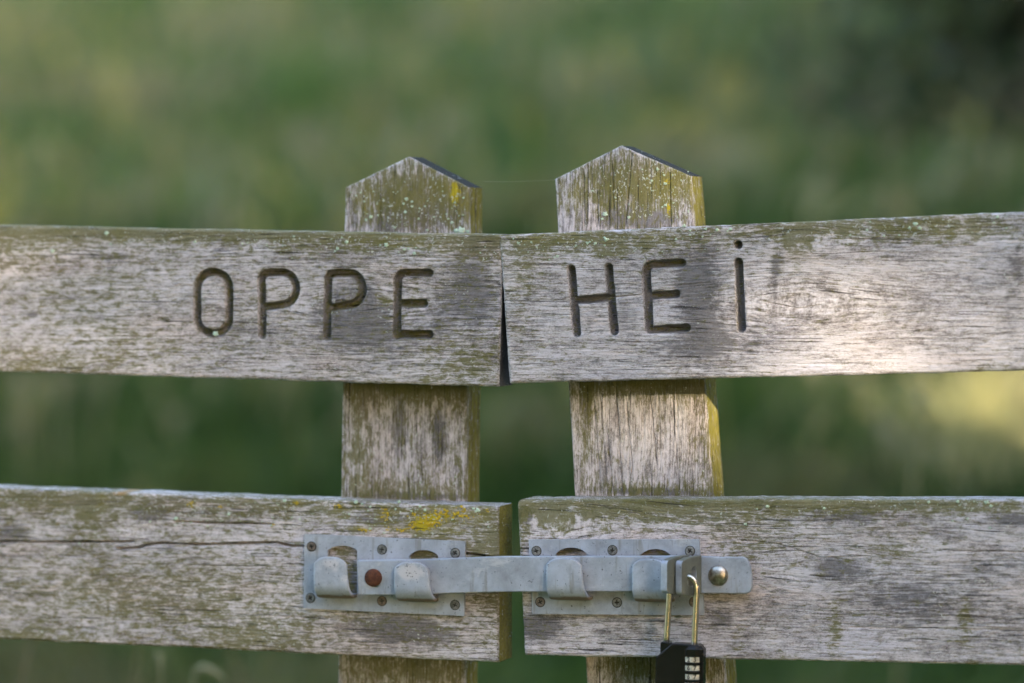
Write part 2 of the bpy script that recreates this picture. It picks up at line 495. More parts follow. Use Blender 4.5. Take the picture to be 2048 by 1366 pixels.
    fr = np.zeros(len(Vall), bool); fr[:nu * nr].reshape(nu, nr)[:, :nt] = True
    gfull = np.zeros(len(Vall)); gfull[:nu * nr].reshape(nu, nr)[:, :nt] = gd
    ckf = np.zeros(len(Vall)); ckf[:nu * nr].reshape(nu, nr)[:, :nt] = ck / (3 * MM)
    al = blobs(algae, base_algae) + 0.15 * gfull
    al = np.where(fr, al, al * 0.6 + 0.15)
    if end_stain: al[nu * nr + ne // 2:] = -0.4
    stn = blobs(stain, base_stain) + 0.60 * gfull  # mould in the carved grooves, deepened to paint in their shade
    if end_stain: stn[nu * nr + ne // 2:] += end_stain
    ye = np.where(fr, blobs(yellow, -0.50), -0.6)
    mi = np.where(fr, blobs(mint, base_mint), base_mint)
    ra = blobs(raw, 0.0)
    fi = blobs(film, 0.0) * fr
    sidev = np.zeros((nu, nr))
    if 'top' in film_faces: sidev[:, nt:nt + K] = 1
    if 'bottom' in film_faces: sidev[:, nt + K:] = 1
    fi[:nu * nr] += sidev.ravel() * 0.72
    capf = np.zeros(ne); h2 = ne // 2
    if 'start' in film_faces: capf[:h2] = 0.9
    if 'end' in film_faces: capf[h2:] = 0.9
    fi[nu * nr:] += capf
    c1 = np.stack([al, stn, ye, np.ones_like(al)], -1); c2 = np.stack([mi, ra, fi, np.ones_like(al)], -1)
    for nm, cc in (('growth', c1), ('wear', c2)):
        at = me.attributes.new(nm, 'FLOAT_COLOR', 'POINT'); at.data.foreach_set('color', cc.astype(np.float32).ravel())
    return o

def along_x(x0, x1, v0, v1, step):
    """parameters along a rail: fine between v0 and v1, coarse beyond"""
    f = np.arange(v0, v1, step)
    a = np.concatenate([np.linspace(x0, v0, max(2, int((v0 - x0) / 0.006)))[:-1] if v0 - x0 > 1e-6 else [], f, np.linspace(v1, x1, max(2, int((x1 - v1) / 0.006))) if x1 - v1 > 1e-6 else [x1]])
    e = np.array([0.0, 0.2, 0.6, 1.2]) * MM
    a = np.concatenate([x0 + e, a[(a > x0 + 1.6 * MM) & (a < x1 - 1.6 * MM)], x1 - e[::-1]])
    return (a - x0) / (x1 - x0)

def rail_quad(bl, br, tr, tl, ext_left=0.0, ext_right=0.0):
    q = [np.array(xz(p)) for p in (bl, br, tr, tl)]
    BL, BR, TR, TL = q
    d0 = (BR - BL) / (BR - BL)[0]; d1 = (TR - TL) / (TR - TL)[0]
    return [BL - d0 * ext_left, BR + d0 * ext_right, TR + d1 * ext_right, TL - d1 * ext_left]

RAIL_T = 0.038
POST_Y = 0.0365
POST_T = 0.038

gate_l = empty('gate', (S(820, 1300).x, POST_Y, 0.0))
tag(gate_l, 'weathered wooden gate leaf carved OPPE, left of the gap', 'gate', 'pair of gate leaves')
gate_r = empty('gate', (S(1300, 1300).x, POST_Y, 0.0))
tag(gate_r, 'weathered wooden gate leaf carved HEi, right of the gap', 'gate', 'pair of gate leaves')

def P(lst): return [xz(p) for p in lst]
def arc(cx, cy, rx, ry, a0, a1, n=9):
    return [(cx + rx * math.cos(R(a0 + (a1 - a0) * k / (n - 1))), cy + ry * math.sin(R(a0 + (a1 - a0) * k / (n - 1)))) for k in range(n)]
letter_O = arc(426, 576, 32, 32, 180, 360, 13) + arc(426, 637, 32, 30, 0, 180, 13); letter_O.append(letter_O[0])
letter_P1 = [(524, 670), (523, 556), (529, 547), (540, 545)] + arc(564, 577, 28, 32, -90, 80, 12) + [(545, 612), (524, 615)]
letter_P2 = [(654, 673), (656, 556), (661, 548), (672, 546)] + arc(697, 578, 28, 32, -90, 80, 12) + [(678, 613), (656, 616)]
letter_E1 = [[(794, 671), (795, 558), (800, 549), (810, 546), (858, 546)], [(796, 607), (847, 607)], [(796, 669), (858, 669)]]
grooves_l = [P(letter_O), P(letter_P1), P(letter_P2)] + [P(k) for k in letter_E1]
letter_H = [[(1143, 538), (1154, 666)], [(1218, 535), (1229, 663)], [(1150, 601), (1222, 595)]]
letter_E2 = [[(1299, 660), (1293, 545), (1296, 533), (1304, 529), (1364, 526)], [(1298, 592), (1352, 588)], [(1300, 660), (1373, 656)]]
letter_i = [[(1477, 524), (1483, 656)], [(1476, 489), (1476.5, 490)]]
grooves_r = [P(k) for k in letter_H + letter_E2 + letter_i]

# upper left rail
q = rail_quad((0, 743), (997, 774), (1006, 469), (0, 451), ext_left=0.45)
x0, x1 = (q[0][0] + q[3][0]) / 2, (q[1][0] + q[2][0]) / 2
ul = member('rail', gate_l, q, RAIL_T, 0.0, False, along_x(x0, x1, S(-60, 600).x, x1, 0.7 * MM), grooves=grooves_l,
    cracks=[(P([(683, 600), (697, 613), (712, 611)]), 0.5 * MM, 2.5 * MM), (P([(640, 607), (690, 600), (716, 609), (770, 612)]), .35 * MM, 1.2 * MM)],
    knots=[(*xz((697, 605)), 13 * MM, 0.75), (*xz((120, 520)), 10 * MM, 0.3)],
    algae=[(300, 460, 460, 24, .50), (0, 500, 130, 40, .2), (780, 480, 260, 26, .26), (960, 480, 60, 40, .25), (180, 600, 140, 90, .12), (60, 730, 140, 30, .2), (940, 740, 90, 50, .25), (260, 700, 120, 40, .1)],
    stain=[(700, 650, 110, 60, .42), (940, 560, 70, 70, .42), (700, 490, 120, 30, .28), (220, 515, 70, 12, .45), (800, 700, 120, 40, .2), (330, 640, 20, 30, .2), (65, 630, 12, 4, 1.1), (600, 520, 160, 30, .2), (720, 600, 70, 60, .3), (880, 640, 60, 60, .25), (480, 690, 120, 20, .15), (960, 660, 40, 90, .2)],
    yellow=[(240, 470, 40, 20, .45), (760, 480, 120, 16, .38), (840, 490, 50, 14, .3)],
    mint=[(700, 485, 320, 26, .28), (220, 475, 200, 30, .22)], base_algae=0.33, base_mint=0.05, raw=[(330, 458, 90, 6, .5), (620, 618, 14, 8, .5)], end_stain=1.2, seed=3, rows=232)
# upper right rail
q = rail_quad((1019, 767), (2048, 741), (2048, 423), (999, 470), ext_right=0.45)
x0, x1 = (q[0][0] + q[3][0]) / 2, (q[1][0] + q[2][0]) / 2
ur = member('rail', gate_r, q, RAIL_T, -0.001, False, along_x(x0, x1, x0, S(2110, 600).x, 0.7 * MM), ends=('L', 6 * MM, 0.8 * MM), grooves=grooves_r,
    cracks=[(P([(1133, 596), (1180, 594), (1232, 594), (1290, 588)]), .4 * MM, 1.4 * MM), (P([(1700, 477), (1760, 479), (1825, 480)]), .45 * MM, 2 * MM), (P([(1300, 574), (1420, 566)]), .35 * MM, 1 * MM), (P([(1520, 601), (1600, 617), (1640, 609)]), .35 * MM, 1 * MM)],
    knots=[(*xz((1598, 605)), 17 * MM, 0.8), (*xz((1620, 480)), 11 * MM, 0.7)],
    algae=[(1180, 484, 220, 28, .50), (1050, 540, 60, 60, .15), (1780, 452, 330, 30, .48), (1590, 490, 40, 40, .3), (1100, 700, 120, 60, .05), (2000, 740, 60, 20, .2), (1040, 620, 30, 120, .15)],
    stain=[(1405, 640, 50, 100, .5), (1515, 640, 34, 80, .22), (1400, 500, 60, 60, .3), (2035, 530, 26, 36, .38), (1560, 520, 14, 40, .25), (2020, 620, 40, 60, .25), (1480, 690, 60, 40, .2), (1060, 505, 30, 12, .2), (1390, 570, 40, 50, .25), (1250, 620, 40, 70, .25), (1340, 700, 80, 30, .25), (1180, 610, 30, 60, .15), (1550, 570, 8, 60, .35), (1900, 560, 90, 30, .15)],
    yellow=[(1150, 480, 100, 18, .48), (1310, 470, 50, 14, .42), (1790, 455, 120, 18, .36), (1060, 475, 40, 14, .35)],
    mint=[(1180, 490, 180, 26, .42), (1480, 460, 120, 16, .35), (1850, 450, 160, 22, .35)], base_algae=0.21, base_mint=0.0, raw=[(1800, 432, 160, 5, .4)], seed=7, rows=232)
# lower left rail
q = rail_quad((0, 1278), (997, 1325), (997, 1013), (0, 976), ext_left=0.45)
x0, x1 = (q[0][0] + q[3][0]) / 2, (q[1][0] + q[2][0]) / 2
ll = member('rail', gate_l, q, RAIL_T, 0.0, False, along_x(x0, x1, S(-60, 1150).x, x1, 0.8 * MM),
    cracks=[(P([(-80, 1083), (0, 1083), (120, 1084), (265, 1083)]), 1.0 * MM, 7 * MM), (P([(235, 1097), (277, 1096), (291, 1090), (327, 1086), (390, 1089), (552, 1085), (586, 1092), (640, 1094)]), 1.1 * MM, 8 * MM),
            (P([(352, 1043), (424, 1046), (543, 1048)]), .8 * MM, 5 * MM), (P([(920, 1105), (935, 1107), (980, 1114)]), 1.0 * MM, 7 * MM), (P([(560, 1232), (700, 1236), (760, 1238)]), .4 * MM, 1.5 * MM), (P([(360, 1130), (530, 1133)]), .4 * MM, 1.2 * MM)],
    knots=[(*xz((300, 1060)), 14 * MM, 0.55), (*xz((560, 1250)), 12 * MM, 0.3)],
    algae=[(80, 1000, 150, 30, .22), (520, 1010, 460, 26, .26), (300, 1190, 300, 70, .22), (520, 1280, 120, 40, .25), (40, 1275, 120, 20, .3), (985, 1130, 30, 140, .28), (690, 1140, 30, 60, .22), (850, 1115, 30, 20, .25), (180, 1030, 40, 60, .25), (880, 1090, 120, 30, .3)],
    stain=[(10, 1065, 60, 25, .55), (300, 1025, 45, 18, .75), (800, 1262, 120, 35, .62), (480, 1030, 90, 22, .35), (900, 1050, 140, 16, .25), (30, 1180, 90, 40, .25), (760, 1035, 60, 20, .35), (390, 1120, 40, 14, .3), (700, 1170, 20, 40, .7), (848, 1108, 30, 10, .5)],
    yellow=[(905, 1030, 66, 20, 1.0), (845, 1038, 34, 18, .85), (772, 1028, 17, 26, 1.05), (830, 1058, 46, 14, .75), (205, 1000, 16, 20, .75), (385, 1010, 14, 9, .9), (725, 1058, 28, 10, .75), (900, 1062, 60, 14, .5), (680, 1015, 25, 14, .6), (590, 1005, 24, 16, .6), (960, 1035, 24, 12, .4)],
    mint=[(850, 1030, 160, 30, .42), (430, 1015, 150, 40, .40), (150, 990, 150, 30, .2)], base_algae=0.35, base_mint=0.08, raw=[(240, 987, 24, 8, .8), (220, 1040, 26, 18, .4)], film_faces=('end',), seed=11, rows=236)
# lower right rail
q = rail_quad((1049, 1310), (2048, 1331), (2048, 999), (1034, 998), ext_right=0.45)
x0, x1 = (q[0][0] + q[3][0]) / 2, (q[1][0] + q[2][0]) / 2
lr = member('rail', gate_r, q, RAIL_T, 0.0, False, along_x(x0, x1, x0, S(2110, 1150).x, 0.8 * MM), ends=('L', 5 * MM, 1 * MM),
    cracks=[(P([(1030, 1097), (1065, 1098)]), .9 * MM, 6 * MM), (P([(1480, 1080), (1560, 1088), (1640, 1115), (1740, 1112)]), .4 * MM, 1.3 * MM), (P([(1900, 1101), (2060, 1104)]), .45 * MM, 1.6 * MM), (P([(1700, 1254), (2050, 1260)]), .4 * MM, 1.4 * MM), (P([(1400, 1250), (1500, 1252)]), .4 * MM, 1.4 * MM)],
    knots=[(*xz((1098, 1046)), 20 * MM, 0.85), (*xz((1660, 1135)), 12 * MM, 0.6), (*xz((1830, 1090)), 10 * MM, 0.4)],
    algae=[(1250, 1020, 280, 32, .40), (1750, 1008, 420, 20, .48), (1080, 1030, 60, 40, .2), (1500, 1080, 120, 50, .2), (1780, 1100, 60, 40, .2), (1670, 1260, 14, 60, .35), (1930, 1240, 16, 50, .3), (1045, 1120, 12, 120, .2), (1142, 1105, 34, 18, .25), (1310, 1108, 34, 18, .25)],
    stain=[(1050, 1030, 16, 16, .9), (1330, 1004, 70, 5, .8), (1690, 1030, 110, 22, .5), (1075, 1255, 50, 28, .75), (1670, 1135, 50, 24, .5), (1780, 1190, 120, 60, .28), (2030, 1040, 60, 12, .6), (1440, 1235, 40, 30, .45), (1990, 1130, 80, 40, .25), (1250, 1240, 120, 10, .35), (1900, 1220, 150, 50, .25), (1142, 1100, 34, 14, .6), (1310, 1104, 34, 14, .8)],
    yellow=[(1250, 1012, 180, 10, .18), (1960, 1010, 70, 12, .35), (1610, 1004, 60, 8, .25)],
    mint=[(1700, 1020, 400, 30, .2), (1980, 1008, 60, 12, .3), (1200, 1040, 120, 40, .12)], base_algae=0.25, base_mint=0.02, raw=[(1037, 1020, 6, 12, .5)], seed=17, rows=240)

# posts
def post_quad(bl, br, tr, tl):
    q = []
    for p in (bl, br, tr, tl):
        v = S(p[0], p[1], POST_Y); q.append(np.array((v.x, v.z)))
    BL, BR, TR, TL = q
    k = (0.0 - BL[1]) / (TL[1] - BL[1]); k2 = (0.0 - BR[1]) / (TR[1] - BR[1])
    return [BL + (TL - BL) * k, BR + (TR - BR) * k2, TR, TL]          # carried on down to the ground
def along_z(z0, z1, zv, step):
    f = np.concatenate([np.linspace(z0, zv, 30)[:-1], np.arange(zv, z1 - 3 * MM, step), z1 - np.array([2.4, 1.6, 1.0, .5, 0.2, 0]) * MM])
    return (f - z0) / (z1 - z0)
q = post_quad((677, 1320), (928, 1320), (938, 375), (690, 375))
pl = member('post', gate_l, q, POST_T, POST_Y, True, along_z(0, q[2][1], S(800, 1400).z, 1.0 * MM), rows=250, peak=(0.515, S(800, 313, POST_Y).z - S(800, 375, POST_Y).z), edge_r=1.6 * MM,
    cracks=[([(S(762, 330, POST_Y).x, S(762, 400, POST_Y).z), (S(762, 470, POST_Y).x, S(762, 470, POST_Y).z)], .4 * MM, 2 * MM)],
    algae=[(820, 390, 150, 60, .38), (815, 780, 160, 26, .50), (690, 880, 26, 140, .28), (925, 880, 22, 160, .30), (800, 985, 160, 24, .25), (810, 1345, 160, 40, .35), (760, 400, 30, 60, .1)],
    stain=[(820, 400, 130, 50, .22), (800, 775, 150, 12, .5), (850, 880, 14, 50, .6), (750, 430, 20, 40, .5), (800, 440, 120, 26, .2), (800, 998, 120, 8, .6), (770, 860, 14, 60, .3), (880, 330, 40, 10, .3)],  # strip below the upper rail paints in the rail's shade along with stain
    yellow=[(700, 410, 18, 40, .75), (882, 385, 12, 28, .95), (905, 410, 34, 40, .62), (800, 385, 100, 50, .52), (850, 360, 40, 30, .3), (910, 955, 8, 8, .7)],
    mint=[(815, 415, 130, 60, .40), (800, 330, 60, 20, .2), (820, 900, 130, 90, .15)], film=[], base_algae=0.36, base_stain=0.10, base_mint=0.05, raw=[(930, 385, 5, 16, .5), (690, 390, 4, 40, .35), (815, 830, 12, 14, .4)],
    film_faces=('top',), end_stain=1.8, seed=23)
q = post_quad((1171, 1316), (1447, 1316), (1381, 352), (1109.5, 358))
pr = member('post', gate_r, q, 0.040, POST_Y, True, along_z(0, q[2][1], S(800, 1400).z, 1.0 * MM), rows=260, peak=(0.49, S(1200, 290, POST_Y).z - S(1200, 354, POST_Y).z), edge_r=1.6 * MM, twist=0.0,
    cracks=[([(S(a, 320, POST_Y).x, S(a, b0, POST_Y).z), (S(a + dx, 450, POST_Y).x, S(a, b1, POST_Y).z)], .32 * MM, 1.8 * MM) for a, b0, b1, dx in ((1168, 340, 452, 1), (1265, 296, 448, -13), (1225, 320, 420, 3), (1340, 345, 447, 2), (1195, 380, 450, 2))] +
           [([(S(a, 770, POST_Y).x, S(a, b0, POST_Y).z), (S(a + 14, 980, POST_Y).x, S(a, b1, POST_Y).z)], .3 * MM, 1.6 * MM) for a, b0, b1 in ((1200, 790, 960), (1232, 780, 985), (1252, 800, 940), (1188, 800, 985), (1300, 785, 930), (1345, 800, 980), (1213, 850, 985))],
    algae=[(1250, 370, 160, 70, .52), (1285, 775, 170, 24, .55), (1150, 850, 22, 120, .32), (1395, 860, 30, 140, .26), (1290, 985, 170, 20, .3), (1320, 1345, 170, 40, .45)],
    stain=[(1250, 375, 140, 60, .22), (1285, 768, 160, 10, .5), (1150, 810, 14, 50, .45), (1250, 440, 120, 20, .35), (1380, 900, 20, 70, .35), (1290, 990, 130, 8, .6), (1200, 360, 30, 60, .2)],  # strip below the upper rail again adds painted shade to the stain
    yellow=[(1320, 365, 30, 34, .68), (1314, 420, 8, 16, .95), (1130, 385, 34, 36, .55), (1270, 370, 120, 60, .42), (1370, 400, 16, 50, .45)],
    mint=[(1290, 385, 130, 60, .42), (1230, 330, 60, 30, .15)], film=[], base_algae=0.24, base_stain=0.06, base_mint=0.05, raw=[(1240, 950, 5, 26, .5), (1383, 380, 4, 40, .4)],
    film_faces=('top',), end_stain=1.5, seed=29)
# twist and right-hand faces: t runs left to right on a post, so its 'top' strip is the right face

# ------------------------------------------------------------------ small solids
def prism(name, outline, y_front, y_back, mat, parent, holes=(), bevel=0.0, seg=2, tilt=None, smooth=False):
    """a plate cut to an outline in the x-z plane, with holes, from y_front (towards camera) to y_back"""
    loops = [list(outline)] + [list(h) for h in holes]
    flat = [p for lp in loops for p in lp]
    tris = tessellate_polygon([[Vector((p[0], p[1], 0)) for p in lp] for lp in loops])
    n = len(flat)
    verts = [(p[0], y_front, p[1]) for p in flat] + [(p[0], y_back, p[1]) for p in flat]
    faces = []
    for a, b, c in tris:
        A, B, C_ = (Vector(flat[k]) for k in (a, b, c))
        if (B - A).cross(C_ - A) < 0: b, c = c, b              # x-z counter-clockwise faces the camera (-y)
        faces.append((a, b, c)); faces.append((a + n, c + n, b + n))
    k0 = 0
    for lp in loops:
        m = len(lp)
        for k in range(m):
            a, b = k0 + k, k0 + (k + 1) % m
            faces.append((a, a + n, b + n, b))
        k0 += m
    if tilt: verts = [tilt(v) for v in verts]
    cx = sum(v[0] for v in verts) / len(verts); cy = sum(v[1] for v in verts) / len(verts); cz = sum(v[2] for v in verts) / len(verts)
    o = link_mesh(name, verts, faces, mat, parent, origin=(cx, cy, cz))
    bm = bmesh.new(); bm.from_mesh(o.data)
    bmesh.ops.recalc_face_normals(bm, faces=bm.faces)
    bmesh.ops.dissolve_limit(bm, angle_limit=0.01, verts=bm.verts, edges=bm.edges) if not tilt else None
    if bevel > 0:
        es = [e for e in bm.edges if len(e.link_faces) == 2 and e.calc_face_angle(0) > 0.9 and abs(e.verts[0].co.y - e.verts[1].co.y) < 1e-5]
        bmesh.ops.bevel(bm, geom=es, offset=bevel, segments=seg, profile=0.6, affect='EDGES', clamp_overlap=True)
    bmesh.ops.triangulate(bm, faces=[f for f in bm.faces if len(f.verts) > 4])
    bm.to_mesh(o.data); bm.free()
    if smooth: o.data.shade_smooth()
    return o
def lathe(name, prof, centre, axis, mat, parent, n=28):
    """prof: (radius, height along axis)"""
    ax = Vector(axis).normalized(); u = ax.orthogonal().normalized(); v = ax.cross(u)
    C0 = Vector(centre)
    verts, faces = [], []
    for r, h in prof:
        for k in range(n):
            a = 2 * math.pi * k / n
            verts.append(C0 + ax * h + u * (r * math.cos(a)) + v * (r * math.sin(a)))
    for i in range(len(prof) - 1):
        for k in range(n):
            a, b = i * n + k, i * n + (k + 1) % n
            faces.append((a, b, b + n, a + n))
    faces.append(tuple(range(n))[::-1]); faces.append(tuple(range((len(prof) - 1) * n, len(prof) * n)))
    return link_mesh(name, verts, faces, mat, parent, origin=centre, smooth=True)
def tube(name, pts, r, mat, parent, n=14):
    pts = [Vector(p) for p in pts]
    verts, faces = [], []
    up = Vector((0, 1, 0))
    prev = None
    for i, p in enumerate(pts):
        d = (pts[min(i + 1, len(pts) - 1)] - pts[max(i - 1, 0)]).normalized()
        if prev is None: u = d.orthogonal().normalized()
        else: u = (prev - d * prev.dot(d)).normalized()
        prev = u; v = d.cross(u)
        rr = r[i] if isinstance(r, (list, tuple)) else r
        for k in range(n):
            a = 2 * math.pi * k / n
            verts.append(p + u * (rr * math.cos(a)) + v * (rr * math.sin(a)))
    for i in range(len(pts) - 1):
        for k in range(n):
            a, b = i * n + k, i * n + (k + 1) % n
            faces.append((a, b, b + n, a + n))
    faces.append(tuple(range(n))[::-1]); faces.append(tuple(range((len(pts) - 1) * n, len(pts) * n)))
    return link_mesh(name, verts, faces, mat, parent, origin=pts[0], smooth=True)
def set_rust(o, fn):
    me = o.data; at = me.attributes.new('rust', 'FLOAT', 'POINT')
    l = Vector((0, 0, 0)); p = o
    while p is not None: l += p.location; p = p.parent
    at.data.foreach_set('value', [fn(v.co + l) for v in me.vertices])

# ------------------------------------------------------------------ latch plates
PY = -0.0035                                               # front of a latch plate
def pl2(px, py, y=PY): v = S(px, py, y); return (v.x, v.z)
def screw(parent, px, py, mat, rot, y=PY, proud=0.9 * MM):
    c = S(px, py, y); r = 3.45 * MM
    # head: flat rim with a cross recess
    n = 24
    outer = [(r * math.cos(2 * math.pi * k / n), r * math.sin(2 * math.pi * k / n)) for k in range(n)]
    a, b = 0.55 * MM, 1.85 * MM
    cross = [(a, a), (a, b), (-a, b), (-a, a), (-b, a), (-b, -a), (-a, -a), (-a, -b), (a, -b), (a, -a), (b, -a), (b, a)]
    ca, sa = math.cos(rot), math.sin(rot)
    cross = [(x * ca - z * sa, x * sa + z * ca) for x, z in cross]
    o = prism('screw', [(c.x + x, c.z + z) for x, z in outer], y - proud, y + 1.2 * MM, mat, parent, holes=[[(c.x + x, c.z + z) for x, z in cross]], bevel=0.45 * MM, seg=2)
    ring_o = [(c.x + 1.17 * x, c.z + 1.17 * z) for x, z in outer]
    d2 = prism('ring', ring_o, y - 0.12 * MM, y + 0.6 * MM, SOCKET, None)  # dark ring paints the shadow of the countersink gap round the head
    d = prism('recess', [(c.x + x * 1.05, c.z + z * 1.05) for x, z in cross], y - proud + 0.8 * MM, y + 1.0 * MM, SOCKET, None)
    # the dark socket floor belongs to the screw head's own mesh
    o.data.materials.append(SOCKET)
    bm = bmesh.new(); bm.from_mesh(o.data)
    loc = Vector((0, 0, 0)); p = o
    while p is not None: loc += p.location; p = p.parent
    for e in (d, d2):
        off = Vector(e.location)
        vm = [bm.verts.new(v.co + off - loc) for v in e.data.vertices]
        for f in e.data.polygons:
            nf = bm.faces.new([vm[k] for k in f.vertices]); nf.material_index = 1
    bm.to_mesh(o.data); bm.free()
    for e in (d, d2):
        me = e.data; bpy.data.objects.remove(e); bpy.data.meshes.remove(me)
    return o
def window(x0, x1, ytop, yshoulder, ybot, skew=0.0):
    pts = [(x0 + skew, ybot), (x1 + skew, ybot)]
    n = 11
    for k in range(n):
        f = k / (n - 1); x = x1 + (x0 - x1) * f
        pts.append((x, yshoulder - (yshoulder - ytop) * (1 - (2 * f - 1) ** 2) ** 0.8))
    return [pl2(*p) for p in pts]
def hook(parent, x0, x1, ytop, ybot, skew=6, rust=1.3, y_root=PY, rubbed=0.0):
    """a tongue pressed out of the plate: out from the plate at the bottom, then up in front of the bar"""
    t = 4.0 * MM
    yo = -0.0205                                           # outer face of the tongue
    zb, zt = S((x0 + x1) / 2, ybot, yo).z, S((x0 + x1) / 2, ytop, yo).z
    yb = y_root + 1 * MM
    xa, xb = S(x0, 1150, yo).x, S(x1, 1150, yo).x
    w = xb - xa
    sk = skew * PXM
    Rb = 9.5 * MM
    # centre line in (y, z): root in plate -> curve -> upright
    path = [(yb, zb + t / 2)]
    path += [(yo + t / 2 + Rb - Rb * math.sin(a), zb + t / 2 + Rb - Rb * math.cos(a)) for a in np.linspace(0, math.pi / 2, 9)]
    for k in range(1, 13): path.append((yo + t / 2 + 0.0006 * (k / 12) ** 2, zb + t / 2 + Rb + (zt - zb - t / 2 - Rb) * k / 12))
    # remove root if it lies ahead of the curve start
    NX = 15
    verts, faces = [], []
    rows = []
    npth = len(path)
    for i, (y, z) in enumerate(path):
        a = path[max(i - 1, 0)]; b = path[min(i + 1, npth - 1)]
        dy, dz = b[0] - a[0], b[1] - a[1]; L = math.hypot(dy, dz) or 1
        ny_, nz_ = -dz / L, dy / L                          # outward normal (to the camera / down)
        fz = (z - zb) / (zt - zb)
        row_o, row_i = [], []
        for k in range(NX):
            u = k / (NX - 1)
            x = xa + w * u + sk * max(0.0, 1 - fz) ** 2.4 * (0.25 + 0.75 * u)
            # arched upper edge
            drop = 0.0
            if i > npth - 8:
                sh = (abs(2 * u - 1)) ** 3.0 * 6.0 * MM
                drop = sh * ((i - (npth - 8)) / 7) ** 1.2
            cr = 0.5 * MM * (abs(2 * u - 1)) ** 6           # softened side edges
            row_o.append(Vector((x, y + ny_ * (t / 2 - cr), z + nz_ * (t / 2 - cr) - drop)))
            row_i.append(Vector((x, y - ny_ * (t / 2 - cr), z - nz_ * (t / 2 - cr) - drop)))
        rows.append((row_o, row_i))
    ring = 2 * NX
    for ro_, ri_ in rows: verts += ro_ + ri_[::-1]
    for i in range(npth - 1):
        for k in range(ring):
            a, b = i * ring + k, i * ring + (k + 1) % ring
            faces.append((a, b, b + ring, a + ring))
    for base in (0, (npth - 1) * ring):
        for k in range(NX - 1):
            faces.append((base + k, base + k + 1, base + ring - 2 - k, base + ring - 1 - k))
    o = link_mesh('hook', verts, faces, ZINC, parent, origin=(xa + w / 2, PY, zb))
    bm = bmesh.new(); bm.from_mesh(o.data); bmesh.ops.recalc_face_normals(bm, faces=bm.faces)
    es = [e for e in bm.edges if len(e.link_faces) == 2 and e.calc_face_angle(0) > 1.0]
    bmesh.ops.bevel(bm, geom=es, offset=0.7 * MM, segments=2, profile=0.5, affect='EDGES', clamp_overlap=True)
    bm.to_mesh(o.data); bm.free()
    o.data.shade_smooth()
    if rubbed:
        l = o.data.attributes.new('rubbed', 'FLOAT', 'POINT')
        wl = o.location + parent.location + parent.parent.location
        l.data.foreach_set('value', [rubbed * math.exp(-((v.co.x + wl.x - xa - 0.5 * w) / (0.55 * w)) ** 2 - ((v.co.z + wl.z - zt + 0.007) / 0.009) ** 2) for v in o.data.vertices])
    set_rust(o, lambda v: rust * max(0, 1 - (v.z - zb) / (7 * MM)) ** 1.5)
    return o
def latch_plate(parent, corners, wins, hooks, screws):
    out = [pl2(*c) for c in corners]
    o = prism('latch_plate', out, PY, -0.0002, ZINC, parent, holes=[window(*w) for w in wins], bevel=0.7 * MM)
    zlow = min(p[1] for p in out)
    set_rust(o, lambda v: 0.0)
    for h in hooks: hook(o, *h)
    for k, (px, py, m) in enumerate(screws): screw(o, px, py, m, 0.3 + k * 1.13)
    return o
plate_l = latch_plate(gate_l, [(607, 1217), (928, 1232), (930, 1083), (609, 1068)],
    [(655, 714, 1091, 1101, 1194), (819, 876, 1100, 1111, 1203)],
    [(626, 692, 1114, 1199, 10, 1.3, PY, 0.62), (787, 856, 1124, 1206, 10, 1.3, PY, 0.85)],
    [(623, 1093, SCREW_BROWN), (764, 1099, SCREW), (910.5, 1106, SCREW), (621, 1196, SCREW), (764, 1202, SCREW_BROWN), (910, 1210, SCREW)])
plate_r = latch_plate(gate_r, [(1065, 1228), (1408, 1230.5), (1398, 1079), (1057, 1079)],
    [(1112, 1173, 1095, 1107, 1199), (1281, 1341, 1098, 1110, 1203)],
    [(1091, 1162, 1116, 1203, 14), (1263, 1332, 1118, 1207, 8)],
    [(1073, 1102, SCREW), (1225, 1100.5, SCREW), (1380, 1102, SCREW), (1080.5, 1204, SCREW_BROWN), (1234, 1205, SCREW), (1388, 1204, SCREW_BROWN)])

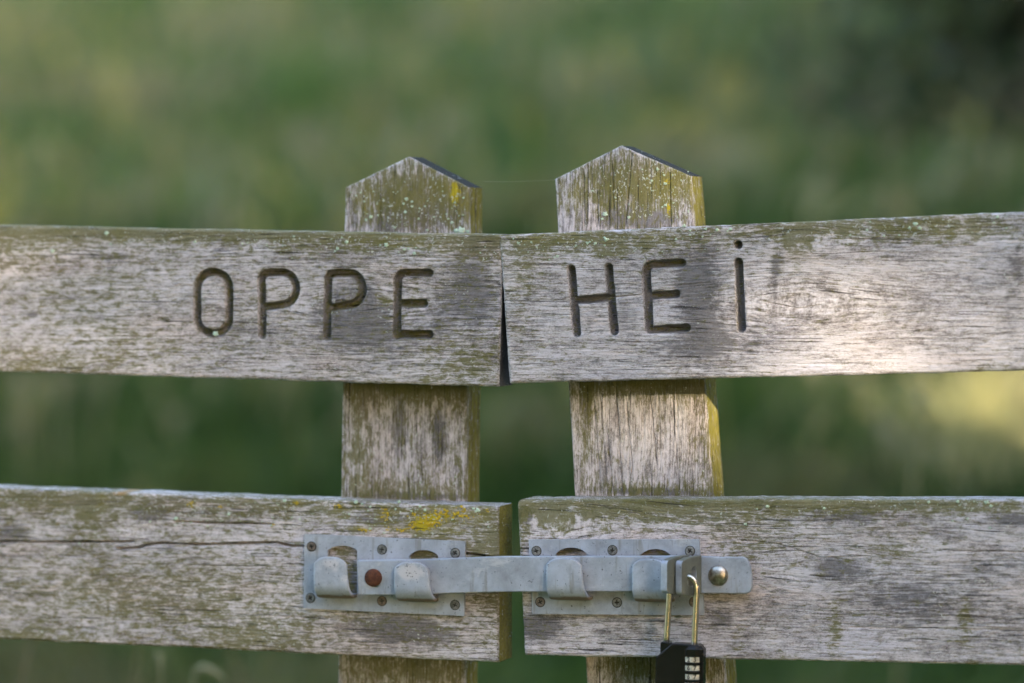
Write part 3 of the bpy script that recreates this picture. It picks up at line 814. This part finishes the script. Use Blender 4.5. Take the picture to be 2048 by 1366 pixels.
# ------------------------------------------------------------------ the sliding bar with its folded lug
BY0, BY1 = -0.0135, -0.0065                                # front and back of the bar
bar_root = empty('sliding_bar', S(1060, 1150, BY1))
tag(bar_root, 'flat grey galvanised bolt bar spanning the gap, rusty stud near one end', 'bolt bar')
def bp(px, py, y=BY0): v = S(px, py, y); return (v.x, v.z)
bar = prism('bar', [bp(719, 1190), bp(800, 1190), bp(1000, 1184), bp(1200, 1183), bp(1378, 1183), bp(1380, 1112), bp(1200, 1113), bp(1000, 1113), bp(870, 1118), bp(716, 1121), bp(713, 1125), bp(716, 1186)], BY0, BY1, ZINC, bar_root, bevel=1.1 * MM, seg=3)
set_rust(bar, lambda v: 0.0)
def lug(name, parent, px_fold, y_fold, length, lean, top, bot, thick, mat, tap=4, hole=True):
    """a tab folded out towards the viewer, with a padlock hole; local s runs out from the fold"""
    zt, zb = S(px_fold, top, y_fold).z, S(px_fold, bot, y_fold).z
    zc = (zt + zb) / 2; hh = (zt - zb) / 2
    tp = tap * PXM
    prof = [(0, -hh), (length * 0.6, -hh)] + [(length - 3.5 * MM + 3.5 * MM * math.sin(a), -hh + tp + 3.5 * MM - 3.5 * MM * math.cos(a)) for a in np.linspace(0, math.pi / 2, 5)]
    prof += [(length - 3.5 * MM + 3.5 * MM * math.cos(a), hh - tp - 3.5 * MM + 3.5 * MM * math.sin(a)) for a in np.linspace(0, math.pi / 2, 5)] + [(length * 0.6, hh), (0, hh)]
    hs, hz = length * 0.42, 0.5 * MM
    hl = [(hs + 4.2 * MM * math.cos(a), hz + 7.0 * MM * math.sin(a)) for a in np.linspace(0, 2 * math.pi, 21)[:-1]]
    x0 = S(px_fold, 1150, y_fold).x
    sl, cl = math.sin(lean), math.cos(lean)
    def tl(v):
        s, w, z = v[0], v[1], v[2]                          # s along the tab, w across its thickness
        return (x0 - s * sl - w * cl, y_fold - s * cl + w * sl, zc + z)
    o = prism(name, prof, 0.0, thick, mat, parent, holes=[hl], bevel=0.0, tilt=tl)
    bm = bmesh.new(); bm.from_mesh(o.data)
    bmesh.ops.remove_doubles(bm, verts=bm.verts, dist=1e-6)
    bmesh.ops.recalc_face_normals(bm, faces=bm.faces)
    es = [e for e in bm.edges if len(e.link_faces) == 2 and 0.9 < e.calc_face_angle(0)]
    bmesh.ops.bevel(bm, geom=es, offset=0.8 * MM, segments=2, profile=0.6, affect='EDGES', clamp_overlap=True)
    bm.to_mesh(o.data); bm.free()
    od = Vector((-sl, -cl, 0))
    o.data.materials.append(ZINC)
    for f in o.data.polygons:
        if f.normal.dot(od) > 0.5: f.material_index = 1  # outer edge keeps the lighter zinc; the sides carry painted shade
    set_rust(o, lambda v: 0.0)
    return o
LEAN = R(16)
lug('lug', bar_root, 1381, BY0 + 3 * MM, 0.036, LEAN, 1110, 1184, 5.5 * MM, ZINC_LUG_SHADE)
st = S(747, 1155.5, BY0)
lathe('stud', [(7.1 * MM, -1 * MM), (7.0 * MM, 1.0 * MM), (6.4 * MM, 2.0 * MM), (4.5 * MM, 2.7 * MM), (1.0 * MM, 3.0 * MM)], st, (0, -1, 0), RUST, bar_root)
# fixed bracket bolted to the right leaf
FY = -0.0085
br = prism('lug_bracket', [bp(1402, 1187, FY), bp(1440, 1187, FY), bp(1492, 1188, FY), bp(1500, 1184, FY), bp(1503, 1176, FY), bp(1503, 1150, FY), bp(1500, 1132, FY), bp(1492, 1117, FY), bp(1484, 1114, FY), bp(1440, 1114, FY), bp(1402, 1112, FY)], FY, -0.0037, ZINC, gate_r, bevel=1.2 * MM, seg=3)
set_rust(br, lambda v: 0.0)
lug('lug', br, 1406, FY + 3 * MM, 0.033, LEAN, 1111, 1188, 5.5 * MM, ZINC_LUG_SHADE)
dc = S(1436.5, 1151, FY)
lathe('carriage_bolt', [(7.9 * MM, -0.5 * MM)] + [(7.9 * MM * math.cos(a), 4.4 * MM * math.sin(a)) for a in np.linspace(0.05, math.pi / 2 - 0.06, 9)], dc, (0, -1, 0), DOME, br, n=36)

# ------------------------------------------------------------------ padlock
LY = -0.0265                                                # plane of the shackle
pad = empty('padlock', S(1360, 1380, LY))
tag(pad, 'black combination padlock with long brass shackle hanging from the latch lugs', 'padlock')
sr = 2.45 * MM
a0, b0 = S(1332, 1296, LY), S(1388, 1302, LY)
al_, bl_ = S(1340, 1170, LY), S(1393, 1184, LY)
topz = S(1360, 1153, LY).z
pts = [a0 + (al_ - a0) * k / 6 for k in range(7)]
xl, xr = al_.x, bl_.x
for a in np.linspace(math.pi, math.pi / 2, 8)[1:]:
    pts.append(Vector((xl + 0.006 + 0.006 * math.cos(a), LY, topz - 0.006 + 0.006 * math.sin(a))))
for a in np.linspace(math.pi / 2, 0, 8):
    pts.append(Vector((xr - 0.0075 + 0.0075 * math.cos(a), LY, topz - 0.0085 + 0.0085 * math.sin(a))))
pts += [bl_ + (b0 - bl_) * k / 6 for k in range(0, 7)]
tube('shackle', pts, sr, BRASS, pad, n=18)
def lp(px, py, y=LY): v = S(px, py, y); return (v.x, v.z)
TH = 0.0075
bot = 1425
prism('body', [lp(1324, bot), lp(1404, bot), lp(1404, 1291), lp(1398, 1288), lp(1348, 1285), lp(1316, 1312), lp(1314, 1360), lp(1315, 1405)], LY - TH, LY + TH, BLACK, pad, bevel=1.4 * MM, seg=3)
prism('shoulder', [lp(1322, 1330), lp(1340, 1330), lp(1342, 1285), lp(1338, 1283), lp(1326, 1282.5), lp(1323, 1285)], LY - TH * 0.62, LY + TH * 0.7, BLACK, pad, bevel=1.0 * MM, seg=2)
# octagonal wheel housing with gaps that show the wheels
cxh, cyh = S(1390, 1330, LY).x, LY - 2.0 * MM
dial_z = [S(1384, yy, LY - 9 * MM).z for yy in (1319.5, 1336.5, 1354, 1371.5)]
dh = 2.0 * MM
face_az = R(-90 - 3)                                       # the windows look at the viewer, a little to the left
def ngon(n, r, rot): return [(cxh + r * math.cos(rot + 2 * math.pi * k / n), cyh + r * math.sin(rot + 2 * math.pi * k / n)) for k in range(n)]
hv, hf = [], []
def add_prism(poly, z0, z1, chamfer=0.0):
    n = len(poly); b = len(hv)
    cxm = sum(p[0] for p in poly) / n; cym = sum(p[1] for p in poly) / n
    levels = [(z0, 1.0), (z1 - chamfer, 1.0)] + ([(z1, 1 - chamfer / (8 * MM) * 0.9)] if chamfer else [])
    for z, k in levels:
        for p in poly: hv.append((cxm + (p[0] - cxm) * k, cym + (p[1] - cym) * k, z))
    for l in range(len(levels) - 1):
        for k in range(n):
            a, c = b + l * n + k, b + l * n + (k + 1) % n
            hf.append((a, c, c + n, a + n))
    hf.append(tuple(b + k for k in range(n))[::-1]); hf.append(tuple(b + (len(levels) - 1) * n + k for k in range(n)))
oct_ = ngon(8, 8.9 * MM, face_az + math.pi / 8)
zt_h = S(1390, 1292, LY - 8 * MM).z
zs = [zt_h] + [z for d in dial_z for z in (d + dh + 0.15 * MM, d - dh - 0.15 * MM)] + [S(1390, bot, LY).z]
for k in range(0, len(zs), 2):
    add_prism(oct_, zs[k + 1], zs[k], 2.6 * MM if k == 0 else 0.25 * MM)
# frame at the right side of the windows, and a core
fr = [(cxh + 8.6 * MM * math.cos(face_az + R(a)), cyh + 8.6 * MM * math.sin(face_az + R(a))) for a in (44, 68, 100, 130)] + [(cxh + 3.5 * MM * math.cos(face_az + R(a)), cyh + 3.5 * MM * math.sin(face_az + R(a))) for a in (130, 44)]
add_prism(fr, zs[-1] + 0.1 * MM, zt_h - 2.9 * MM)
hs = link_mesh('wheel_housing', hv, hf, BLACK, pad, origin=(cxh, cyh, zs[-1]))
bm = bmesh.new(); bm.from_mesh(hs.data); bmesh.ops.recalc_face_normals(bm, faces=bm.faces)
es = [e for e in bm.edges if len(e.link_faces) == 2 and e.calc_face_angle(0) > 0.6]
bmesh.ops.bevel(bm, geom=es, offset=0.3 * MM, segments=2, profile=0.6, affect='EDGES', clamp_overlap=True)
bm.to_mesh(hs.data); bm.free()
def digit_mesh(ch):
    cu = bpy.data.curves.new('digit', 'FONT'); cu.body = ch; cu.size = 4.9 * MM; cu.align_x = 'CENTER'; cu.align_y = 'CENTER'; cu.extrude = 0.05 * MM
    cu.offset = 0.12 * MM
    o = bpy.data.objects.new('digit', cu); col.objects.link(o)
    dg = bpy.context.evaluated_depsgraph_get(); dg.update()
    me = bpy.data.meshes.new_from_object(o.evaluated_get(dg)); bpy.data.objects.remove(o)
    me.materials.clear(); me.materials.append(INK)
    return me
dm = {c: digit_mesh(c) for c in '2367'}
for di, z in enumerate(dial_z):
    n = 10; r = 8.3 * MM
    rot = face_az                                           # an edge between two facets faces the window
    v, f = [], []
    for zz in (z - dh, z + dh):
        for p in ngon(n, r, rot): v.append((p[0], p[1], zz))
    for k in range(n): f.append((k, (k + 1) % n, (k + 1) % n + n, k + n))
    f.append(tuple(range(n))[::-1]); f.append(tuple(range(n, 2 * n)))
    d = link_mesh('dial', v, f, CREAM, pad, origin=(cxh, cyh, z))
    bm = bmesh.new(); bm.from_mesh(d.data); bmesh.ops.recalc_face_normals(bm, faces=bm.faces)
    bmesh.ops.bevel(bm, geom=list(bm.edges), offset=0.22 * MM, segments=1, affect='EDGES', clamp_overlap=True)
    bm.to_mesh(d.data); bm.free()
    txt = ('23', '67', '67', '67')[di]
    if di < 3:
        for k, sgn in ((0, -1), (1, 1)):
            az = rot + sgn * math.pi / n
            nrm = Vector((math.cos(az), math.sin(az), 0)); ap = r * math.cos(math.pi / n) + 0.03 * MM
            o = bpy.data.objects.new('digit', dm[txt[k]]); col.objects.link(o)
            o.parent = d
            o.location = Vector((nrm.x * ap, nrm.y * ap, 0))
            xax = Vector((0, 0, 1)).cross(nrm)
            o.rotation_euler = Matrix((xax, Vector((0, 0, 1)), nrm)).transposed().to_euler()

# ------------------------------------------------------------------ lichen crusts that stand proud of the wood
def ragged(spots, seed):
    rq = random.Random(seed); out = []
    for px, py, sz in spots:
        for _ in range(int(3 + sz * 0.45)):
            a = rq.random() * 6.283; d = sz * 0.6 * rq.random() ** 0.7
            out.append((px + 1.5 * d * math.cos(a), py + d * math.sin(a), rq.uniform(2.5, 3.5 + 0.25 * sz)))
    return out
def lichen_mesh(parent, spots, mat, seed, y):
    """one crust per spot: (px, py, size in photo pixels)"""
    rr = random.Random(seed)
    v, f = [], []
    for (px, py, sz) in spots:
        c = S(px, py, y); n = 13; b = len(v)
        r0 = sz * 0.5 * PXM
        ph = rr.random() * 6
        lob = rr.choice((3, 4, 5, 6))
        rad = [r0 * (0.72 + 0.22 * math.sin(lob * 2 * math.pi * k / n + ph) + 0.3 * (rr.random() - 0.5)) for k in range(n)]
        hgt = min(0.9 * MM, 0.25 * r0)
        for sc_, hh in ((1.0, -1.0 * MM), (0.93, hgt * 0.7), (0.5, hgt * (0.7 + 0.6 * rr.random()))):
            for k in range(n):
                a = 2 * math.pi * k / n
                v.append((c.x + sc_ * rad[k] * math.cos(a), y - hh - 0.15 * MM * rr.random(), c.z + sc_ * rad[k] * 0.85 * math.sin(a)))
        for l in range(2):
            for k in range(n):
                a, d = b + l * n + k, b + l * n + (k + 1) % n
                f.append((a, d, d + n, a + n))
        f.append(tuple(b + 2 * n + k for k in range(n)))
    o = link_mesh('lichen', v, f, mat, parent, origin=S(spots[0][0], spots[0][1], y), smooth=True)
    return tag(o, None, None, None, 'stuff')
rr = random.Random(5)
def scatter(n, x0, x1, y0, y1, s0, s1, slope=0.0, pw=1.8):
    out = []
    for _ in range(n):
        x = rr.uniform(x0, x1); y = y0 + (y1 - y0) * rr.random() ** pw + slope * (x - x0)
        out.append((x, y, s0 + (s1 - s0) * rr.random() ** 3))
    return out
# y of a front face sits about half a millimetre behind its datum
lichen_mesh(ul, [(213, 466, 13), (105, 502, 11), (221, 488, 7)] + [(350 + x / 2.968, 430 + y / 2.968, s) for x, y, s in ((705, 127, 7), (120, 160, 8), (400, 170, 6), (1020, 160, 11), (990, 133, 6), (965, 200, 10), (950, 215, 6), (1255, 178, 12), (1218, 180, 6), (1360, 205, 8), (1385, 200, 7), (1420, 228, 10), (1430, 195, 5), (240, 705, 16), (545, 180, 5), (640, 180, 6))] + scatter(22, 480, 990, 474, 520, 2.5, 6, 0.01), LICHEN, 3, -0.0002)
lichen_mesh(ur, [(980 + x / 3.2, 400 + y / 3.2, s) for x, y, s in ((745, 252, 13), (730, 240, 6), (182, 275, 9), (150, 248, 6), (265, 270, 6), (550, 292, 7), (625, 275, 9), (640, 268, 6), (675, 278, 9), (735, 290, 6), (1190, 250, 7), (1243, 165, 9), (1380, 185, 8), (1455, 192, 10), (1540, 185, 9), (1520, 200, 6), (432, 360, 9), (412, 367, 6), (380, 382, 5), (1280, 195, 6), (300, 300, 5))] + [(1500 + x / 3.414, 400 + y / 3.414, s) for x, y, s in ((1690, 118, 8), (1665, 155, 6), (1750, 192, 6), (915, 245, 7), (800, 205, 7), (1130, 165, 12), (1160, 190, 10), (1090, 190, 8), (685, 240, 6), (820, 150, 6), (1020, 240, 6))] + scatter(24, 1010, 1440, 486, 520, 2.5, 6, -0.045), LICHEN, 4, -0.0012)
lichen_mesh(ll, [(352, 1037, 12), (457, 1029, 9), (569, 1002, 11), (543, 1051, 6), (158, 1087, 6), (712, 1004, 12), (724, 1008, 8), (798, 1004, 10), (840, 1013, 9), (850, 1020, 9), (955, 1021, 14), (947, 1017, 8), (905, 1038, 8), (740, 1014, 6), (823, 1022, 6), (740, 1057, 8), (768, 1066, 6), (300, 1043, 7), (415, 1052, 6)] + scatter(30, 330, 640, 1000, 1060, 2.5, 6, 0.03) + scatter(26, 650, 990, 1010, 1050, 2.5, 6, 0.02), LICHEN, 5, -0.0002)
lichen_mesh(ll, ragged([(890, 1030, 22), (910, 1026, 26), (930, 1032, 20), (868, 1034, 22), (852, 1046, 14), (870, 1046, 18), (772, 1022, 13), (770, 1035, 11), (823, 1030, 10), (825, 1045, 8), (733, 1060, 9), (722, 1061, 8), (775, 1058, 6), (800, 1062, 11), (812, 1058, 9), (820, 1055, 8), (382, 1009, 10), (442, 1014, 6), (592, 1007, 9), (545, 1051, 5), (974, 1022, 6), (676, 1014, 9)], 77), LICHEN_Y, 6, -0.0002)
lichen_mesh(lr, [(1480 + x / 3.364, 960 + y / 3.364, s) for x, y, s in ((1270, 150, 9), (1465, 145, 9), (1660, 150, 12), (1690, 175, 9), (1680, 322, 7), (1530, 260, 6), (38, 297, 8), (565, 190, 8), (185, 178, 10), (1430, 275, 6))] + scatter(22, 1500, 2040, 1003, 1030, 2.5, 6), LICHEN, 7, -0.0002)
lichen_mesh(pl, [(923, 461, 22), (912, 462, 14), (935, 463, 10)] + [(660 + x / 2.6256, 270 + y / 2.6256, s) for x, y, s in ((215, 430, 11), (190, 445, 9), (180, 348, 6), (400, 335, 10), (385, 360, 8), (395, 405, 9), (430, 350, 8), (640, 460, 9), (620, 440, 6), (465, 440, 7), (430, 375, 7), (340, 485, 7), (510, 500, 8), (545, 430, 6), (655, 355, 6), (700, 330, 6))] + scatter(46, 700, 932, 380, 455, 2.5, 6.5, 0, 1.0) + scatter(16, 690, 930, 900, 990, 2.5, 6, 0, 1), LICHEN, 8, POST_Y - 0.0002)
lichen_mesh(pr, [(660 + x / 2.6256, 270 + y / 2.6256, s) for x, y, s in ((1445, 415, 14), (1430, 440, 8), (1570, 432, 9), (1720, 180, 8), (1755, 210, 6), (1690, 240, 7), (1760, 255, 9), (1762, 368, 9), (1745, 378, 6), (1378, 292, 6), (1690, 292, 5), (1640, 180, 5), (1800, 210, 5), (1500, 330, 5))] + scatter(40, 1200, 1380, 340, 440, 2.5, 5.5, 0, 1.0), LICHEN, 9, POST_Y - 0.0002)

# spider silk between the posts
sp = tube('spider_thread', [S(966, 363, 0.03).lerp(S(1110, 360, 0.03), k / 8) - Vector((0, 0, 0.0006 * math.sin(math.pi * k / 8))) for k in range(9)], 0.03 * MM, SILK, None, n=5)
tag(sp, 'thin spider thread stretched between the two pointed post tops', 'spider thread')

# ------------------------------------------------------------------ grass
def grass_field(name, n, region, hmin, hmax, wid, tints, seed, lean=0.35, seedheads=False, dens=None):
    r = np.random.default_rng(seed)
    x, y = region(r, n)
    z = ground_z(x, y)
    h = r.uniform(hmin, hmax, n) * (0.75 + 0.5 * np.clip(0.5 + fbm(x * 0.8, y * 0.8, 140, 2), 0, 1))
    az = r.uniform(0, 2 * np.pi, n); la = r.uniform(0, 2 * np.pi, n)
    ln = np.abs(r.normal(0, lean, n)) * h
    ux, uy = np.cos(az), np.sin(az)
    w = wid * r.uniform(0.6, 1.4, n)
    pts = []
    for k, (f, wf) in enumerate(((0, 1.0), (0.4, 0.95), (0.75, 0.65), (1.0, 0.06 if not seedheads else 1.6))):
        if seedheads and k < 3: wf = 0.35
        cx = x + np.cos(la) * ln * f ** 2; cy = y + np.sin(la) * ln * f ** 2; cz = z - 0.02 + h * f * (1 - 0.15 * f)
        for sg in (-1, 1):
            pts.append(np.stack([cx + sg * ux * w * wf / 2, cy + sg * uy * w * wf / 2, cz], -1))
    V = np.stack(pts, 1).reshape(-1, 3)
    b = np.arange(n)[:, None] * 8
    Q = np.concatenate([b + np.array([[2 * k, 2 * k + 1, 2 * k + 3, 2 * k + 2]]) for k in range(3)], 0)
    o = link_np(name, V, Q, GRASS)
    T = np.array(tints, float)
    patch = np.clip(0.5 + 1.25 * fbm(x * 2.2 + 3, y * 1.4, 150, 4), 0, 0.999)
    idx = np.clip(((patch * 0.8 + r.random(n) * 0.2) * len(T)).astype(int), 0, len(T) - 1)
    c = T[idx] * r.uniform(0.75, 1.25, (n, 1))
    c4 = np.concatenate([np.repeat(c, 8, 0), np.ones((n * 8, 1))], 1)
    at = o.data.attributes.new('tint', 'FLOAT_COLOR', 'POINT'); at.data.foreach_set('color', c4.astype(np.float32).ravel())
    return o
def wedge(y0, y1, pad=1.2, pw=1.0):
    def reg(r, n):
        y = y0 + (y1 - y0) * r.random(n) ** pw
        dist = y - CAM.y
        c = CAM.x - math.tan(YAW) * dist
        hw = dist * 0.135 + pad * 0.6
        return c + r.uniform(-1, 1, n) * hw, y
    return reg
g1 = grass_field('grass', 100000, wedge(0.9, 6.5), 0.08, 0.22, 0.010, [(0.026, 0.062, 0.010), (0.040, 0.081, 0.014), (0.056, 0.100, 0.020), (0.080, 0.113, 0.030), (0.125, 0.128, 0.052)], 1)
tag(g1, 'lush short green meadow grass just behind the gate', 'grass', None, 'stuff')
g2 = grass_field('grass', 110000, wedge(6.0, 20.0, 2.0), 0.08, 0.24, 0.018, [(0.050, 0.108, 0.022), (0.078, 0.138, 0.034), (0.112, 0.162, 0.048), (0.152, 0.180, 0.072), (0.20, 0.20, 0.10)], 2)
tag(g2, 'paler grass higher on the meadow slope', 'grass', None, 'stuff')
g3 = grass_field('seed_heads', 1500, wedge(3.6, 14.0, 0.6, 1.0), 0.2, 0.42, 0.020, [(0.19, 0.17, 0.10), (0.22, 0.20, 0.12), (0.20, 0.19, 0.08), (0.28, 0.25, 0.06)], 3, seedheads=True)
tag(g3, 'dry beige grass seed heads above the meadow', 'grass', None, 'stuff')

# ------------------------------------------------------------------ trees along the right-hand side
def on_ground(px, py):
    lo, hi = 0.5, 30.0
    for _ in range(40):
        m = (lo + hi) / 2; p = S(px, py, m)
        if p.z > float(ground_z(p.x, m)) + 0.12: lo = m
        else: hi = m
    return S(px, py, lo)
GAPS = [(on_ground(2025, 845), 0.27, 0.0), (S(1730, 520), 0.14, 0.09), (S(-60, 640), 0.12, 0.12), (S(1452, 940, 0.06), 0.05, 0.10)]  # gaps cut through the leaves towards the sun to place its patches
def tree(name, base, height, crown_c, crown_r, n_leaf, leaf, seed, label, tints, group=None):
    r = np.random.default_rng(seed)
    root = empty(name, base)
    tag(root, label, 'tree', group)
    B = Vector(base); top = Vector(crown_c)
    tpts, trad = [], []
    for k in range(9):
        f = k / 8
        p = B.lerp(Vector((crown_c[0], crown_c[1], base[2] + height * 0.85)), f)
        tpts.append(p + Vector((0.10 * math.sin(f * 5 + seed), 0.10 * math.cos(f * 4 + seed), 0)) * f)
        trad.append(height * 0.032 * (1.25 - f) + (0.05 if k == 0 else 0))
    tube('trunk', tpts, trad, BARK, root, n=12)
    for k in range(7):
        a = 2 * math.pi * k / 7 + seed; s0 = tpts[3 + k % 5]
        e = Vector((crown_c[0] + crown_r[0] * 0.7 * math.cos(a), crown_c[1] + crown_r[1] * 0.7 * math.sin(a), crown_c[2] + crown_r[2] * (0.5 * ((k % 3) - 1))))
        hit = False
        for q_, rad, left in GAPS:
            for f in np.linspace(0, 1, 12):
                w = s0.lerp(e, f) - Vector(q_); al2 = w.dot(SUN)
                if al2 > 0 and (w - SUN * al2).length < rad + 0.10: hit = True
        if hit: continue
        tube('limb', [s0.lerp(e, f) + Vector((0, 0, 0.15 * math.sin(f * 3.1))) for f in np.linspace(0, 1, 7)], [height * 0.012 * (1.1 - f) + 0.006 for f in np.linspace(0, 1, 7)], BARK, root, n=7)
    # leaf clumps
    nc = 70
    d = r.normal(size=(nc, 3)); d /= np.linalg.norm(d, axis=1)[:, None]
    cc = d * (r.random(nc) ** 0.4)[:, None] * np.array(crown_r) * 0.9 + np.array(crown_c)
    ci = r.integers(0, nc, n_leaf)
    p = cc[ci] + r.normal(size=(n_leaf, 3)) * np.array(crown_r) * 0.20
    p = p[p[:, 2] > base[2] + 0.05]
    keep = np.ones(len(p), bool)
    sv = np.array(SUN)
    for q_, rad, left in GAPS:
        w = p - np.array(q_); along = w @ sv
        dist = np.linalg.norm(w - along[:, None] * sv, axis=1)
        keep &= ~((dist < rad) & (along > 0) & (r.random(len(p)) > left))
    p = p[keep]; n = len(p)
    nx = r.normal(size=(n, 3)); nx /= np.linalg.norm(nx, axis=1)[:, None]
    t0 = np.cross(nx, r.normal(size=(n, 3))); t0 /= np.linalg.norm(t0, axis=1)[:, None]
    t1 = np.cross(nx, t0)
    sz = leaf * r.uniform(0.6, 1.3, n)[:, None]
    V = np.stack([p - t0 * sz * 0.5, p + t1 * sz * 0.28 + nx * sz * 0.06, p + t0 * sz * 0.5, p - t1 * sz * 0.28 + nx * sz * 0.06], 1).reshape(-1, 3)
    Q = np.arange(n * 4).reshape(n, 4)
    o = link_np('crown', V, Q, LEAF, root, origin=crown_c)
    T = np.array(tints)
    c = T[r.integers(0, len(T), n)] * r.uniform(0.7, 1.3, (n, 1))
    c4 = np.concatenate([np.repeat(c, 4, 0), np.ones((n * 4, 1))], 1)
    at = o.data.attributes.new('tint', 'FLOAT_COLOR', 'POINT'); at.data.foreach_set('color', c4.astype(np.float32).ravel())
    return root
sun_patch_c = on_ground(2030, 845)
g4 = grass_field('sun_patch_grass', 3000, lambda r, n: (sun_patch_c.x + r.normal(0, 0.065, n), sun_patch_c.y + r.normal(0, 0.16, n)), 0.10, 0.22, 0.012, [(0.42, 0.38, 0.19), (0.50, 0.44, 0.22), (0.46, 0.43, 0.20)], 8)  # pale yellow tints paint the brightness of a sun patch into the grass
tag(g4, 'yellow grass with the sun patch painted into its tint, between the right rails', 'grass', None, 'stuff')
near_l, near_r = S(-120, 1350, 0.7).x, S(560, 1350, 0.7).x
g5 = grass_field('tall_grass', 170, lambda r, n: (r.uniform(near_l, near_r, n), r.uniform(0.45, 1.1, n)), 0.50, 0.80, 0.006, [(0.05, 0.085, 0.02), (0.09, 0.11, 0.035), (0.15, 0.12, 0.06), (0.20, 0.15, 0.08)], 12, lean=0.28)
tag(g5, 'thin tall grass blades below the lower left rail', 'grass', None, 'stuff')
DK = [(0.018, 0.034, 0.009), (0.026, 0.042, 0.012), (0.032, 0.048, 0.014), (0.045, 0.034, 0.016)]
c = S(2230, 250, 7.5); cb = S(2120, 300, 7.2)
tree('broadleaf_tree', (cb.x, 7.2, float(ground_z(cb.x, 7.2))), 3.0, (c.x + 0.12, 7.6, c.z + 0.35), (0.95, 0.9, 1.6), 9000, 0.09, 3, 'dark leafy tree at the right edge behind the gate', DK)
for k, (x, y, h) in enumerate(((7.0, -4.0, 5.8), (7.4, -0.2, 5.6), (8.0, 4.2, 7.0), (8.5, 8.6, 7.5))):
    tree('broadleaf_tree', (x, y - 1.8, float(ground_z(x, y))), h, (x, y, h * 0.52 + float(ground_z(x, y))), (2.4, 2.8, h * 0.50), (95000, 30000, 24000, 24000)[k], (0.13, 0.24, 0.28, 0.28)[k], 20 + k,
         ('leafy tree shading the gate from the right', 'leafy tree shading the near meadow', 'leafy tree shading the middle of the slope', 'tall leafy tree shading the upper slope')[k], DK, 'trees along the right of the meadow')

for k, (x, y, h) in enumerate(((-6.5, -10.0, 7.5), (-1.5, -11.0, 8.0), (3.5, -10.0, 7.5))):  # unseen trees added behind the camera to cut light from the low sky
    tree('broadleaf_tree', (x, y, 0.0), h, (x, y, h * 0.5), (2.9, 2.2, h * 0.5), 9000, 0.34, 40 + k,
         ('unseen leafy tree added to block low sky, far left of the gate', 'unseen leafy tree added to block low sky, facing the gate', 'unseen leafy tree added to block low sky, right of the gate')[k], DK, 'trees added behind the camera')

# ------------------------------------------------------------------ single stalks that stand out behind the rails
STALK = simple('dry_stalk', (0.16, 0.15, 0.07), (0.30, 0.27, 0.15), 40, 0.8)
def stalk(px, py_top, y, lean, curl, r0, label):
    top = S(px, py_top, y); gz_ = float(ground_z(top.x, y))
    pts = []
    for f in np.linspace(0, 1, 14):
        pts.append(Vector((top.x - lean * (1 - f), y, gz_ - 0.02 + (top.z - gz_) * f)))
    for f in np.linspace(0.15, 1, 7):
        pts.append(Vector((top.x + curl * f, y, top.z + abs(curl) * (0.30 * f - 0.62 * f * f))))
    rad = [r0 * (1 - 0.4 * k / 20) for k in range(14)] + [r0 * 1.9, r0 * 2.3, r0 * 2.3, r0 * 2.0, r0 * 1.6, r0 * 1.0, r0 * 0.3]
    root = tube('grass_stalk', pts, rad, STALK, None, n=7)
    return tag(root, label, 'grass stalk', 'grass stalks behind the gate')
stalk(322, 1312, 0.55, 0.02, -0.006, 1.5 * MM, 'upright pale grass stalk below the lower left rail')
stalk(385, 1338, 0.62, -0.03, 0.035, 1.6 * MM, 'bent beige grass stalk drooping below the lower left rail')
stalk(1838, 790, 1.9, 0.05, 0.012, 2.6 * MM, 'pale grass stalk between the two right rails')
